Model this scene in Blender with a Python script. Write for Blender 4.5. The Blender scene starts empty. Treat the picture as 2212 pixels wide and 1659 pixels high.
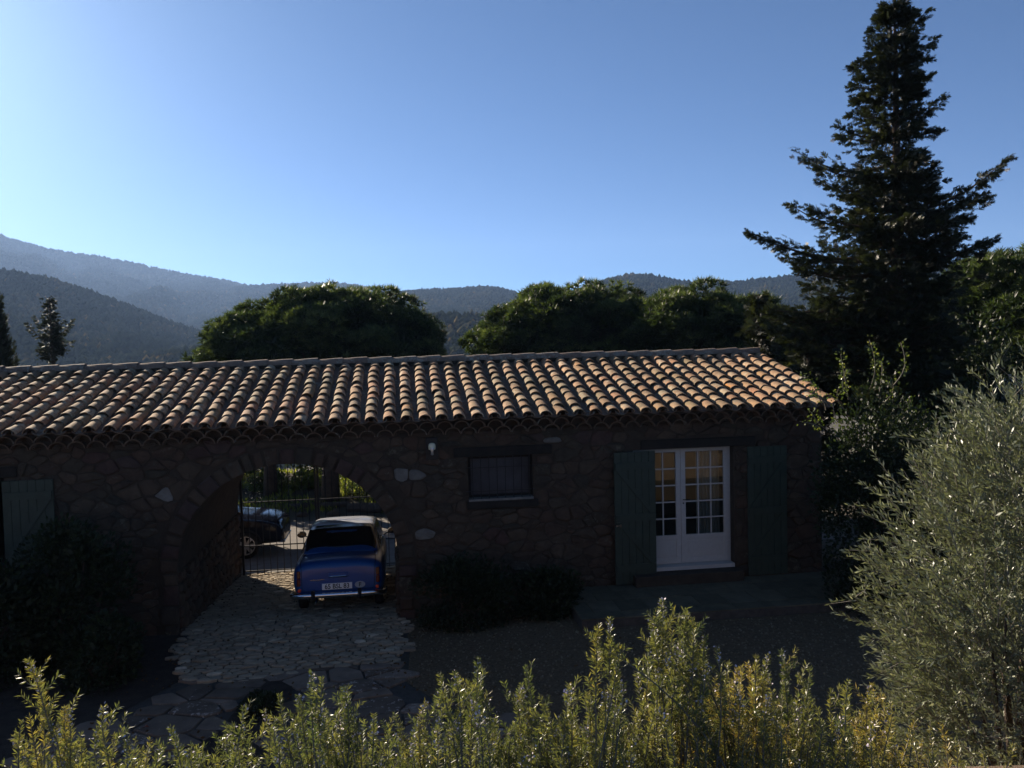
import bpy, math, random
import numpy as np
from mathutils import Vector, Matrix, Euler

random.seed(7)
RNG = np.random.default_rng(7)
SC = bpy.context.scene
COL = SC.collection
PI = math.pi

# ------------------------------------------------------------------ camera, sky, sun, exposure
CAM_Z = 4.55
cam_d = bpy.data.cameras.new('camera')
cam_d.sensor_width = 36.0
cam_d.lens = 1788.0 / 2212.0 * 36.0
cam_d.clip_start = 0.05
cam_d.clip_end = 20000
cam = bpy.data.objects.new('camera', cam_d)
COL.objects.link(cam)
_p, _r = math.atan(84.5 / 1788.0), 0.0235
_f = Vector((0, math.cos(_p), -math.sin(_p)))
_x = Vector((1, 0, 0))
_u = Vector((0, math.sin(_p), math.cos(_p)))
_x2 = _x * math.cos(_r) - _u * math.sin(_r)
_u2 = _u * math.cos(_r) + _x * math.sin(_r)
M = Matrix((( _x2.x, _u2.x, -_f.x, 0), (_x2.y, _u2.y, -_f.y, 0), (_x2.z, _u2.z, -_f.z, CAM_Z), (0, 0, 0, 1)))
cam.matrix_world = M
SC.camera = cam

SUN_AZ = math.radians(-39.0)      # measured from +Y towards +X
SUN_EL = math.radians(21.5)
world = bpy.data.worlds.new('World')
SC.world = world
world.use_nodes = True
wn = world.node_tree
wn.nodes.clear()
wo = wn.nodes.new('ShaderNodeOutputWorld')
wb = wn.nodes.new('ShaderNodeBackground')
sky = wn.nodes.new('ShaderNodeTexSky')
sky.sky_type = 'NISHITA'
sky.sun_disc = False
sky.sun_elevation = SUN_EL
sky.sun_rotation = SUN_AZ
sky.altitude = 600
sky.air_density = 0.5
sky.dust_density = 0.55
sky.ozone_density = 6.8
wb.inputs['Strength'].default_value = 0.05
tint = wn.nodes.new('ShaderNodeMix'); tint.data_type = 'RGBA'; tint.blend_type = 'MULTIPLY'
tint.inputs[0].default_value = 1.0; tint.inputs[7].default_value = (0.86, 1.0, 0.98, 1)
wn.links.new(sky.outputs[0], tint.inputs[6])
wn.links.new(tint.outputs[2], wb.inputs[0])
wn.links.new(wb.outputs[0], wo.inputs[0])

sun_d = bpy.data.lights.new('sun', 'SUN')
sun_d.energy = 5.0
sun_d.angle = math.radians(0.5)
sun_d.color = (1.0, 0.86, 0.68)
sun = bpy.data.objects.new('sun', sun_d)
COL.objects.link(sun)
_sd = Vector((math.sin(SUN_AZ) * math.cos(SUN_EL), math.cos(SUN_AZ) * math.cos(SUN_EL), math.sin(SUN_EL)))
sun.rotation_euler = _sd.to_track_quat('Z', 'Y').to_euler()
sun.location = (-30, 40, 40)

SC.view_settings.view_transform = 'Standard'
SC.view_settings.look = 'None'
SC.view_settings.exposure = 1.32
SC.view_settings.gamma = 1.0
SC.view_settings.use_curve_mapping = False
SC.render.engine = 'CYCLES'
SC.cycles.use_denoising = True
SC.cycles.max_bounces = 6
SC.cycles.diffuse_bounces = 3
SC.cycles.glossy_bounces = 3
SC.cycles.transmission_bounces = 4
SC.cycles.transparent_max_bounces = 12
SC.cycles.volume_bounces = 0
SC.cycles.sample_clamp_indirect = 6.0

# ------------------------------------------------------------------ building frame: u along the front wall, v into the scene
TH = math.atan(0.137)
UX, UY = math.cos(TH), math.sin(TH)
W0 = Vector((0, 13.96, 0))
def B2W(u, v, z=0.0):
    return Vector((W0.x + u * UX - v * UY, W0.y + u * UY + v * UX, z))
def W2B(x, y):
    dx, dy = x - W0.x, y - W0.y
    return dx * UX + dy * UY, -dx * UY + dy * UX
BM = Matrix.Translation(W0) @ Matrix.Rotation(TH, 4, 'Z')

# ------------------------------------------------------------------ small library
def sstep(a, b, x):
    t = np.clip((np.asarray(x, float) - a) / (b - a), 0, 1)
    return t * t * (3 - 2 * t)

def hash2(ix, iy, s=0):
    h = np.sin(ix * 127.1 + iy * 311.7 + s * 74.7) * 43758.5453
    return h - np.floor(h)
def vnoise(x, y, s=0):
    x = np.asarray(x, float); y = np.asarray(y, float)
    ix, iy = np.floor(x), np.floor(y)
    fx, fy = x - ix, y - iy
    fx = fx * fx * (3 - 2 * fx); fy = fy * fy * (3 - 2 * fy)
    a, b = hash2(ix, iy, s), hash2(ix + 1, iy, s)
    c, d = hash2(ix, iy + 1, s), hash2(ix + 1, iy + 1, s)
    return (a * (1 - fx) + b * fx) * (1 - fy) + (c * (1 - fx) + d * fx) * fy
def fbm(x, y, o=4, s=0):
    r = 0; a = 0.5; f = 1.0
    for k in range(o):
        r = r + a * vnoise(np.asarray(x) * f, np.asarray(y) * f, s + k); a *= 0.5; f *= 2.03
    return r

def link(name, me, mat=None, parent=None, mw=None):
    o = bpy.data.objects.new(name, me)
    COL.objects.link(o)
    if mat is not None and me is not None and not me.materials:
        me.materials.append(mat)
    if parent is not None:
        o.parent = parent
    if mw is not None:
        o.matrix_local = mw
    return o

def np_mesh(name, V, F, tone=None, smooth=False):
    V = np.asarray(V, np.float32); F = np.asarray(F, np.int32)
    me = bpy.data.meshes.new(name)
    n, k = F.shape
    me.vertices.add(len(V)); me.vertices.foreach_set('co', V.ravel())
    me.loops.add(n * k); me.loops.foreach_set('vertex_index', F.ravel())
    me.polygons.add(n); me.polygons.foreach_set('loop_start', np.arange(0, n * k, k, dtype=np.int32))
    if smooth:
        me.polygons.foreach_set('use_smooth', np.ones(n, bool))
    me.update(calc_edges=True)
    if tone is not None:
        a = me.attributes.new('tone', 'FLOAT', 'POINT')
        a.data.foreach_set('value', np.asarray(tone, np.float32))
    return me

class MB:
    """collects vertices and mixed faces into one mesh"""
    def __init__(s): s.v = []; s.f = []
    def add(s, vs, fs):
        b = len(s.v); s.v += [tuple(v) for v in vs]; s.f += [tuple(i + b for i in f) for f in fs]; return s
    def box(s, x0, x1, y0, y1, z0, z1):
        return s.add([(x0,y0,z0),(x1,y0,z0),(x1,y1,z0),(x0,y1,z0),(x0,y0,z1),(x1,y0,z1),(x1,y1,z1),(x0,y1,z1)],
                     [(0,3,2,1),(4,5,6,7),(0,1,5,4),(1,2,6,5),(2,3,7,6),(3,0,4,7)])
    def tube(s, pts, rad, n=6, cap=True):
        pts = [Vector(p) for p in pts]
        if not hasattr(rad, '__len__'): rad = [rad] * len(pts)
        rings = []; up = None
        for i, p in enumerate(pts):
            t = (pts[min(i + 1, len(pts) - 1)] - pts[max(i - 1, 0)]).normalized()
            if up is None:
                up = Vector((0, 0, 1)) if abs(t.z) < 0.9 else Vector((1, 0, 0))
            a = t.cross(up).normalized(); b = a.cross(t).normalized(); up = b
            rings.append([p + (a * math.cos(2*PI*k/n) + b * math.sin(2*PI*k/n)) * rad[i] for k in range(n)])
        vs = [v for r in rings for v in r]; fs = []
        for i in range(len(pts) - 1):
            for k in range(n):
                k2 = (k + 1) % n
                fs.append((i*n+k, i*n+k2, (i+1)*n+k2, (i+1)*n+k))
        if cap:
            fs.append(tuple(range(n))[::-1]); fs.append(tuple((len(pts)-1)*n + k for k in range(n)))
        return s.add(vs, fs)
    def lathe(s, prof, n=24, axis='z', c=(0,0,0)):
        vs = []; fs = []; m = len(prof)
        for k in range(n):
            a = 2*PI*k/n
            for r, h in prof:
                if axis == 'z': vs.append((c[0]+r*math.cos(a), c[1]+r*math.sin(a), c[2]+h))
                elif axis == 'x': vs.append((c[0]+h, c[1]+r*math.cos(a), c[2]+r*math.sin(a)))
                else: vs.append((c[0]+r*math.cos(a), c[1]+h, c[2]+r*math.sin(a)))
        for k in range(n):
            k2 = (k+1) % n
            for i in range(m-1):
                fs.append((k*m+i, k2*m+i, k2*m+i+1, k*m+i+1))
        return s.add(vs, fs)
    def mesh(s, name, smooth=False):
        me = bpy.data.meshes.new(name); me.from_pydata(s.v, [], s.f); me.validate()
        if smooth:
            me.polygons.foreach_set('use_smooth', np.ones(len(me.polygons), bool))
        me.update(); return me
    def build(s, name, mat, parent=None, smooth=False, mw=None, bevel=0):
        o = link(name, s.mesh(name, smooth), mat, parent, mw)
        if bevel:
            m = o.modifiers.new('bevel', 'BEVEL'); m.width = bevel; m.segments = 2; m.limit_method = 'ANGLE'
        return o

def fixn(me):
    import bmesh
    bm = bmesh.new(); bm.from_mesh(me); bmesh.ops.recalc_face_normals(bm, faces=bm.faces); bm.to_mesh(me); bm.free()
    return me

def thing(name, label, cat, mw=None, group=None):
    o = bpy.data.objects.new(name, None); COL.objects.link(o)
    o.empty_display_size = 0.2
    if mw is not None: o.matrix_world = mw
    o['label'] = label; o['category'] = cat
    if group: o['group'] = group
    return o
def tag(o, label, cat, group=None):
    o['label'] = label; o['category'] = cat
    if group: o['group'] = group
    return o
def struct(o): o['kind'] = 'structure'; return o
def stuff(o): o['kind'] = 'stuff'; return o

# ------------------------------------------------------------------ materials
def ramp(nt, fac, stops):
    r = nt.nodes.new('ShaderNodeValToRGB')
    e = r.color_ramp.elements
    while len(e) < len(stops): e.new(0.5)
    for el, (p, c) in zip(e, stops):
        el.position = p; el.color = (*c, 1)
    if fac is not None: nt.links.new(fac, r.inputs[0])
    return r
def noise(nt, vec, scale, detail=5, rough=0.6):
    n = nt.nodes.new('ShaderNodeTexNoise')
    n.inputs['Scale'].default_value = scale; n.inputs['Detail'].default_value = detail; n.inputs['Roughness'].default_value = rough
    if vec is not None: nt.links.new(vec, n.inputs['Vector'])
    return n
def mix(nt, fac, a, b, mode='MIX'):
    m = nt.nodes.new('ShaderNodeMix'); m.data_type = 'RGBA'; m.blend_type = mode
    for s, v in ((0, fac), (6, a), (7, b)):
        if hasattr(v, 'type') or hasattr(v, 'is_linked'): nt.links.new(v, m.inputs[s])
        elif isinstance(v, tuple): m.inputs[s].default_value = (*v, 1)
        else: m.inputs[s].default_value = v
    return m.outputs[2]
def math_n(nt, op, a, b=0.0):
    m = nt.nodes.new('ShaderNodeMath'); m.operation = op
    for i, v in enumerate((a, b)):
        if hasattr(v, 'is_linked'): nt.links.new(v, m.inputs[i])
        else: m.inputs[i].default_value = v
    return m.outputs[0]
def new_mat(name):
    m = bpy.data.materials.new(name); m.use_nodes = True
    nt = m.node_tree; b = nt.nodes['Principled BSDF']
    return m, nt, b
def bump(nt, b, h, strength=0.5, dist=0.01):
    n = nt.nodes.new('ShaderNodeBump'); n.inputs['Strength'].default_value = strength; n.inputs['Distance'].default_value = dist
    nt.links.new(h, n.inputs['Height']); nt.links.new(n.outputs[0], b.inputs['Normal'])

def piece_rand(nt):
    """a random number per piece, for separate objects and for islands of a joined mesh alike"""
    oi = nt.nodes.new('ShaderNodeObjectInfo'); ge = nt.nodes.new('ShaderNodeNewGeometry')
    return math_n(nt, 'FRACT', math_n(nt, 'ADD', oi.outputs['Random'], math_n(nt, 'MULTIPLY', ge.outputs['Random Per Island'], 7.31)))

def mat_piece(name, stops, grain=None, scale=8.0, rough=0.9, bstr=0.6, bdist=0.006, spots=None, spot_scale=14.0, spot_lim=0.6, vec='Object'):
    """stone, tile, slab: base colour picked per piece, grain and lichen spots over it"""
    m, nt, b = new_mat(name)
    r = piece_rand(nt)
    tc = nt.nodes.new('ShaderNodeTexCoord')
    ge = nt.nodes.new('ShaderNodeNewGeometry')
    pos = ge.outputs['Position']
    base = ramp(nt, r, stops).outputs[0]
    n1 = noise(nt, pos, scale, 6, 0.65)
    col = mix(nt, 0.75, base, ramp(nt, n1.outputs[0], [(0.25, (0.45, 0.45, 0.45)), (0.7, (1.25, 1.22, 1.18))]).outputs[0], 'MULTIPLY')
    if spots:
        n2 = noise(nt, pos, spot_scale, 6, 0.7)
        sh = math_n(nt, 'ADD', n2.outputs[0], math_n(nt, 'MULTIPLY', math_n(nt, 'SUBTRACT', math_n(nt, 'FRACT', math_n(nt, 'MULTIPLY', r, 13.7)), 0.5), 0.16))
        f = ramp(nt, sh, [(spot_lim, (0, 0, 0)), (spot_lim + 0.09, (1, 1, 1))]).outputs[0]
        sc = ramp(nt, math_n(nt, 'FRACT', math_n(nt, 'MULTIPLY', r, 5.3)), spots).outputs[0]
        col = mix(nt, f, col, sc)
    if name == 'terracotta_tile':
        n4 = noise(nt, pos, 0.55, 4, 0.6)
        col = mix(nt, 1.0, col, ramp(nt, n4.outputs[0], [(0.35, (0.62, 0.66, 0.60)), (0.65, (1.12, 1.08, 1.04))]).outputs[0], 'MULTIPLY')
    nt.links.new(col, b.inputs['Base Color'])
    b.inputs['Roughness'].default_value = rough
    b.inputs['Specular IOR Level'].default_value = 0.25
    n3 = noise(nt, pos, scale * 5, 8, 0.7)
    bump(nt, b, math_n(nt, 'ADD', n3.outputs[0], math_n(nt, 'MULTIPLY', n1.outputs[0], 1.5)), bstr, bdist)
    return m

def mat_noise(name, c0, c1, scale=5.0, rough=0.9, bstr=0.5, bdist=0.01, c2=None, spec=0.25, detail=8):
    m, nt, b = new_mat(name)
    ge = nt.nodes.new('ShaderNodeNewGeometry')
    n1 = noise(nt, ge.outputs['Position'], scale, detail, 0.65)
    st = [(0.3, c0), (0.7, c1)]
    if c2: st = [(0.3, c0), (0.55, c1), (0.75, c2)]
    nt.links.new(ramp(nt, n1.outputs[0], st).outputs[0], b.inputs['Base Color'])
    b.inputs['Roughness'].default_value = rough
    b.inputs['Specular IOR Level'].default_value = spec
    n2 = noise(nt, ge.outputs['Position'], scale * 9, 6, 0.7)
    bump(nt, b, n2.outputs[0], bstr, bdist)
    return m

def mat_plain(name, c, rough=0.5, metal=0.0, spec=0.5, coat=0.0, var=0.15, scale=20.0):
    m, nt, b = new_mat(name)
    ge = nt.nodes.new('ShaderNodeNewGeometry')
    n1 = noise(nt, ge.outputs['Position'], scale, 5, 0.6)
    k0, k1 = 1 - var, 1 + var
    nt.links.new(ramp(nt, n1.outputs[0], [(0.3, tuple(x*k0 for x in c)), (0.7, tuple(min(1, x*k1) for x in c))]).outputs[0], b.inputs['Base Color'])
    b.inputs['Roughness'].default_value = rough; b.inputs['Metallic'].default_value = metal
    b.inputs['Specular IOR Level'].default_value = spec; b.inputs['Coat Weight'].default_value = coat
    b.inputs['Coat Roughness'].default_value = 0.04
    return m

def mat_leaf(name, stops, rough=0.5, trans=0.35, spec=0.4, tscale=1.3):
    """leaf colour from the 'tone' attribute, partly translucent"""
    m, nt, b = new_mat(name)
    at = nt.nodes.new('ShaderNodeAttribute'); at.attribute_name = 'tone'
    col = ramp(nt, at.outputs['Fac'], stops).outputs[0]
    nt.links.new(col, b.inputs['Base Color'])
    b.inputs['Roughness'].default_value = rough; b.inputs['Specular IOR Level'].default_value = spec
    tr = nt.nodes.new('ShaderNodeBsdfTranslucent')
    nt.links.new(mix(nt, 1.0, col, (tscale, tscale * 1.02, tscale * 0.55), 'MULTIPLY'), tr.inputs['Color'])
    ms = nt.nodes.new('ShaderNodeMixShader'); ms.inputs[0].default_value = trans
    nt.links.new(b.outputs[0], ms.inputs[1]); nt.links.new(tr.outputs[0], ms.inputs[2])
    nt.links.new(ms.outputs[0], nt.nodes['Material Output'].inputs['Surface'])
    return m

def mat_glass(name, tint=(0.85, 0.9, 0.88), refl=1.0):
    m, nt, b = new_mat(name)
    nt.nodes.remove(b)
    fr = nt.nodes.new('ShaderNodeFresnel'); fr.inputs[0].default_value = 1.5
    tr = nt.nodes.new('ShaderNodeBsdfTransparent'); tr.inputs[0].default_value = (*tint, 1)
    gl = nt.nodes.new('ShaderNodeBsdfGlossy'); gl.inputs['Roughness'].default_value = 0.01
    ms = nt.nodes.new('ShaderNodeMixShader')
    nt.links.new(math_n(nt, 'MULTIPLY', fr.outputs[0], refl), ms.inputs[0])
    nt.links.new(tr.outputs[0], ms.inputs[1]); nt.links.new(gl.outputs[0], ms.inputs[2])
    nt.links.new(ms.outputs[0], nt.nodes['Material Output'].inputs['Surface'])
    return m

MT = {}
MT['tile'] = mat_piece('terracotta_tile', [(0.0, (0.370, 0.181, 0.098)), (0.25, (0.396, 0.233, 0.133)), (0.5, (0.330, 0.215, 0.133)), (0.75, (0.422, 0.267, 0.152)), (1.0, (0.304, 0.170, 0.098))],
                       scale=7, bstr=0.7, bdist=0.006, spots=[(0, (0.396, 0.318, 0.216)), (0.45, (0.475, 0.374, 0.256)), (0.7, (0.172, 0.130, 0.093)), (0.93, (0.264, 0.193, 0.098)), (1.0, (0.554, 0.227, 0.049))], spot_scale=11, spot_lim=0.5)
MT['tile_dark'] = mat_piece('shade_toned_tile', [(0, (0.138, 0.086, 0.057)), (1, (0.184, 0.127, 0.086))], scale=9, spots=[(0, (0.230, 0.218, 0.172)), (1, (0.069, 0.063, 0.052))], spot_lim=0.55)  # darker clay; shade under the eave and between covers put into the colour
MT['ridge'] = mat_piece('ridge_tile_clay', [(0, (0.200, 0.138, 0.100)), (1, (0.250, 0.188, 0.138))], scale=8, spots=[(0, (0.325, 0.300, 0.237)), (1, (0.250, 0.225, 0.175))], spot_lim=0.54)
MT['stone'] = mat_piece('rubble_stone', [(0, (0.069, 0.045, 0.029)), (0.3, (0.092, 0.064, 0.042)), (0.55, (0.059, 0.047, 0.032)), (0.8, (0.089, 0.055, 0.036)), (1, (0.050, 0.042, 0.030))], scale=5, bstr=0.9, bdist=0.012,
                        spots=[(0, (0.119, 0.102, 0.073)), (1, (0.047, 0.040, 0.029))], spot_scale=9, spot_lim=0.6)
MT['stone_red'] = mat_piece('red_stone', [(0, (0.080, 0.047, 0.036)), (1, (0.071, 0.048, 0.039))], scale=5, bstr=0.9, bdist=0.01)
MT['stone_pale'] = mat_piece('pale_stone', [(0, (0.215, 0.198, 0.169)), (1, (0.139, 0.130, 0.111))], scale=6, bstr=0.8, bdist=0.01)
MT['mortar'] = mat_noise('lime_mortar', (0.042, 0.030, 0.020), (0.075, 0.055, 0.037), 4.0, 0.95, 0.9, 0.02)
MT['plaster'] = mat_noise('dim_plaster', (0.10, 0.09, 0.08), (0.13, 0.12, 0.1), 2.0)
MT['beam'] = mat_noise('dark_oak', (0.016, 0.013, 0.010), (0.032, 0.025, 0.018), 6.0, 0.85, 0.6, 0.006)
MT['shutter'] = mat_plain('green_shutter_paint', (0.037, 0.051, 0.034), 0.6, 0, 0.35, var=0.2, scale=6)
MT['white'] = mat_plain('white_door_paint', (0.477, 0.453, 0.410), 0.5, 0, 0.4, var=0.06)
MT['iron'] = mat_plain('black_iron', (0.014, 0.013, 0.013), 0.45, 0.4, 0.5, var=0.3)
MT['glass'] = mat_glass('window_glass')
MT['dark_pane'] = mat_plain('matt_dark_pane', (0.052, 0.049, 0.052), 0.55, 0, 0.25, var=0.3, scale=3)  # matt dark colour painted in place of the glass's dark reflection
MT['curtain'] = mat_leaf('grey_curtain', [(0, (0.34, 0.34, 0.34)), (1, (0.4, 0.4, 0.4))], 0.9, 0.3, 0.1, 1.0)
MT['chrome'] = mat_plain('chrome', (0.75, 0.76, 0.78), 0.12, 1.0, 0.5, var=0.03)
MT['blue'] = mat_plain('blue_car_paint', (0.008, 0.064, 0.23), 0.30, 0, 0.4, coat=0.4, var=0.08, scale=3)
MT['roofpaint'] = mat_plain('pale_roof_paint', (0.52, 0.55, 0.66), 0.35, 0, 0.5, coat=0.6, var=0.04, scale=3)
MT['black'] = mat_plain('black_rubber', (0.012, 0.012, 0.013), 0.7, 0, 0.3)
MT['carglass'] = mat_plain('dark_car_glass', (0.006, 0.006, 0.007), 0.06, 0, 0.5, var=0.0)
MT['orange'] = mat_plain('amber_lens', (0.15, 0.032, 0.008), 0.25, 0, 0.5)
MT['redlens'] = mat_plain('red_lens', (0.13, 0.008, 0.007), 0.25, 0, 0.5)
MT['redref'] = mat_plain('red_reflector', (0.85, 0.05, 0.02), 0.15, 0, 0.6)
MT['plate'] = mat_plain('plate_white', (0.80, 0.77, 0.72), 0.5, 0, 0.4, var=0.04)
MT['ovalw'] = mat_plain('oval_sticker_white', (0.33, 0.36, 0.38), 0.5, 0, 0.4, var=0.08)
MT['ink'] = mat_plain('black_lettering', (0.012, 0.012, 0.012), 0.6)
MT['suv'] = mat_plain('dark_navy_paint', (0.008, 0.010, 0.018), 0.10, 0, 0.35, coat=0.0, var=0.08, scale=3)
MT['lamp_clear'] = mat_plain('headlamp_lens', (0.55, 0.57, 0.6), 0.15, 0.3, 0.6)
MT['alloy'] = mat_plain('alloy_rim', (0.62, 0.60, 0.57), 0.3, 0.7, 0.5)
MT['globe'] = mat_plain('cream_glass_globe', (0.80, 0.74, 0.50), 0.25, 0, 0.5, var=0.04)
MT['bark'] = mat_noise('pine_bark', (0.05, 0.036, 0.028), (0.11, 0.078, 0.058), 6.0, 0.95, 1.0, 0.03)
MT['bark_grey'] = mat_noise('grey_bark', (0.13, 0.115, 0.095), (0.24, 0.215, 0.18), 8.0, 0.9, 0.8, 0.01)
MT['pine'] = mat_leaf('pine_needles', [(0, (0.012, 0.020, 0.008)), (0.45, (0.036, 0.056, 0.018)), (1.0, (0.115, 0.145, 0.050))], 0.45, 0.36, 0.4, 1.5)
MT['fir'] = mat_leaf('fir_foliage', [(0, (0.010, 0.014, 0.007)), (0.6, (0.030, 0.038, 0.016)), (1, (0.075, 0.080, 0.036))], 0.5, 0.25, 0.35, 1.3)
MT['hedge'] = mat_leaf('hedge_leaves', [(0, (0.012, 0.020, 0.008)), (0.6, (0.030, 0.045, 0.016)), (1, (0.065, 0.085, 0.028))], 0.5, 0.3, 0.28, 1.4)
MT['lime'] = mat_leaf('sunlit_leaves', [(0, (0.04, 0.065, 0.015)), (0.5, (0.09, 0.12, 0.028)), (1, (0.22, 0.22, 0.055))], 0.35, 0.38, 0.45, 1.4)  # brighter yellow-green than the hedge leaves: sunlight put into the leaf colour
MT['olive'] = mat_leaf('olive_leaves', [(0, (0.091, 0.107, 0.063)), (0.5, (0.169, 0.188, 0.121)), (0.88, (0.290, 0.309, 0.218)), (1, (0.484, 0.496, 0.375))], 0.38, 0.2, 0.5, 1.0)
MT['rose'] = mat_leaf('rosemary_leaves', [(0, (0.060, 0.085, 0.036)), (0.3, (0.122, 0.140, 0.056)), (0.5, (0.205, 0.200, 0.070)), (0.75, (0.345, 0.268, 0.078)), (0.97, (0.44, 0.27, 0.075))], 0.38, 0.35, 0.5, 1.35)
MT['flower'] = mat_plain('pale_lilac_petal', (0.66, 0.58, 0.64), 0.7, 0, 0.2, var=0.1)
MT['grass'] = mat_leaf('grass_blades', [(0, (0.07, 0.095, 0.02)), (0.5, (0.16, 0.19, 0.035)), (1, (0.32, 0.32, 0.09))], 0.6, 0.4, 0.2, 1.4)
MT['far'] = mat_leaf('far_forest', [(0, (0.012, 0.017, 0.010)), (0.55, (0.024, 0.030, 0.016)), (0.85, (0.044, 0.042, 0.024)), (0.97, (0.11, 0.075, 0.025))], 0.9, 0.05, 0.0, 1.0)
MT['hill'] = mat_noise('hill_ground', (0.014, 0.018, 0.011), (0.030, 0.032, 0.019), 0.02, 0.95, 0.0, 0.1, (0.05, 0.044, 0.026), 0.0)
MT['road'] = mat_noise('grey_asphalt', (0.10, 0.088, 0.078), (0.165, 0.145, 0.125), 3.0, 0.9, 0.6, 0.008)
MT['soil'] = mat_noise('dark_soil', (0.029, 0.022, 0.016), (0.065, 0.050, 0.038), 6.0, 0.95, 0.9, 0.02)
MT['ground'] = mat_noise('earth_ground', (0.05, 0.042, 0.030), (0.09, 0.078, 0.055), 2.0, 0.95, 0.8, 0.02, (0.07, 0.075, 0.03))
MT['gravel'] = mat_noise('gravel_bed', (0.090, 0.064, 0.036), (0.184, 0.131, 0.075), 22.0, 0.95, 1.0, 0.012)
MT['pebble'] = mat_piece('gravel_pebble', [(0, (0.140, 0.114, 0.072)), (0.6, (0.281, 0.233, 0.151)), (1, (0.094, 0.074, 0.047))], scale=20)
MT['joint'] = mat_noise('sandy_joint', (0.053, 0.047, 0.041), (0.097, 0.085, 0.070), 12.0, 0.95, 0.8, 0.008)
MT['cobble'] = mat_piece('river_cobble', [(0, (0.259, 0.205, 0.140)), (0.4, (0.406, 0.328, 0.224)), (0.7, (0.315, 0.249, 0.166)), (0.92, (0.443, 0.354, 0.237)), (1, (0.701, 0.571, 0.400))], scale=9, bstr=0.4)
MT['slab'] = mat_piece('flag_stone', [(0, (0.132, 0.100, 0.072)), (0.5, (0.188, 0.142, 0.103)), (1, (0.265, 0.202, 0.149))], scale=4, bstr=0.5, bdist=0.008, spots=[(0, (0.571, 0.459, 0.373)), (1, (0.205, 0.170, 0.129))], spot_lim=0.6)
MT['terrslab'] = mat_piece('terrace_flag', [(0, (0.092, 0.083, 0.053)), (1, (0.131, 0.115, 0.073))], scale=4, bstr=0.4, spots=[(0, (0.151, 0.136, 0.101)), (1, (0.059, 0.055, 0.040))], spot_lim=0.6)
MT['retain'] = mat_noise('tan_stone', (0.07, 0.05, 0.034), (0.23, 0.165, 0.11), 2.6, 0.95, 0.9, 0.03, (0.15, 0.112, 0.078))
MT['log'] = mat_noise('grey_log', (0.05, 0.04, 0.032), (0.10, 0.08, 0.065), 7.0, 0.9, 0.8, 0.02)

# ------------------------------------------------------------------ terrain
def G(x, y):
    x = np.asarray(x, float); y = np.asarray(y, float)
    u = (x - W0.x) * UX + (y - W0.y) * UY
    v = -(x - W0.x) * UY + (y - W0.y) * UX
    s = -0.09 * np.clip(v, 0, 7) - 0.024 * np.clip(v - 7, 0, 5)
    bank = 0.55 * sstep(12.2, 15.5, v) + 0.12 * (fbm(x * 0.8, y * 0.8, 3) - 0.5) * sstep(12.2, 13.5, v)
    fall = -0.16 * np.clip(v - 19, 0, 130)
    right = 0.2 * sstep(-1.6, 1.4, u) * (1 - sstep(0.3, 4.5, v))
    return s + bank + fall + right
def g1(x, y): return float(G(x, y))
def gb(u, v):
    p = B2W(u, v); return g1(p.x, p.y)

rr = np.concatenate([np.arange(0, 30, 0.5), np.geomspace(30, 2900, 30)])
na = 200
aa = np.linspace(0, 2 * PI, na, endpoint=False)
X = (rr[:, None] * np.cos(aa)[None]).ravel(); Y = 13 + (rr[:, None] * np.sin(aa)[None]).ravel()
Z = G(X, Y)
i, k = np.meshgrid(np.arange(len(rr) - 1), np.arange(na), indexing='ij'); k2 = (k + 1) % na
F = np.stack([i*na+k, (i+1)*na+k, (i+1)*na+k2, i*na+k2], -1).reshape(-1, 4)
struct(link('ground', np_mesh('ground', np.stack([X, Y, Z], 1), F, smooth=True), MT['ground']))

def drape(name, poly, mat, lift, step=0.35, parent=None):
    """a sheet over the ground inside a polygon given in building coordinates (u, v)"""
    import bmesh
    bm = bmesh.new()
    P = poly
    f = bm.faces.new([bm.verts.new((p[0], p[1], 0)) for p in P])
    lo = [min(p[a] for p in P) for a in (0, 1)]; hi = [max(p[a] for p in P) for a in (0, 1)]
    for a in (0, 1):
        c = lo[a] + step
        while c < hi[a] - 0.02:
            n = (1, 0, 0) if a == 0 else (0, 1, 0)
            bmesh.ops.bisect_plane(bm, geom=bm.verts[:] + bm.edges[:] + bm.faces[:], plane_co=tuple(c * q for q in n), plane_no=n)
            c += step
    for v in bm.verts:
        w = B2W(v.co.x, v.co.y)
        v.co = (w.x, w.y, g1(w.x, w.y) + lift)
    bmesh.ops.recalc_face_normals(bm, faces=bm.faces)
    me = bpy.data.meshes.new(name); bm.to_mesh(me); bm.free()
    if me.polygons[0].normal.z < 0: me.flip_normals()
    return link(name, me, mat, parent)

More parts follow.
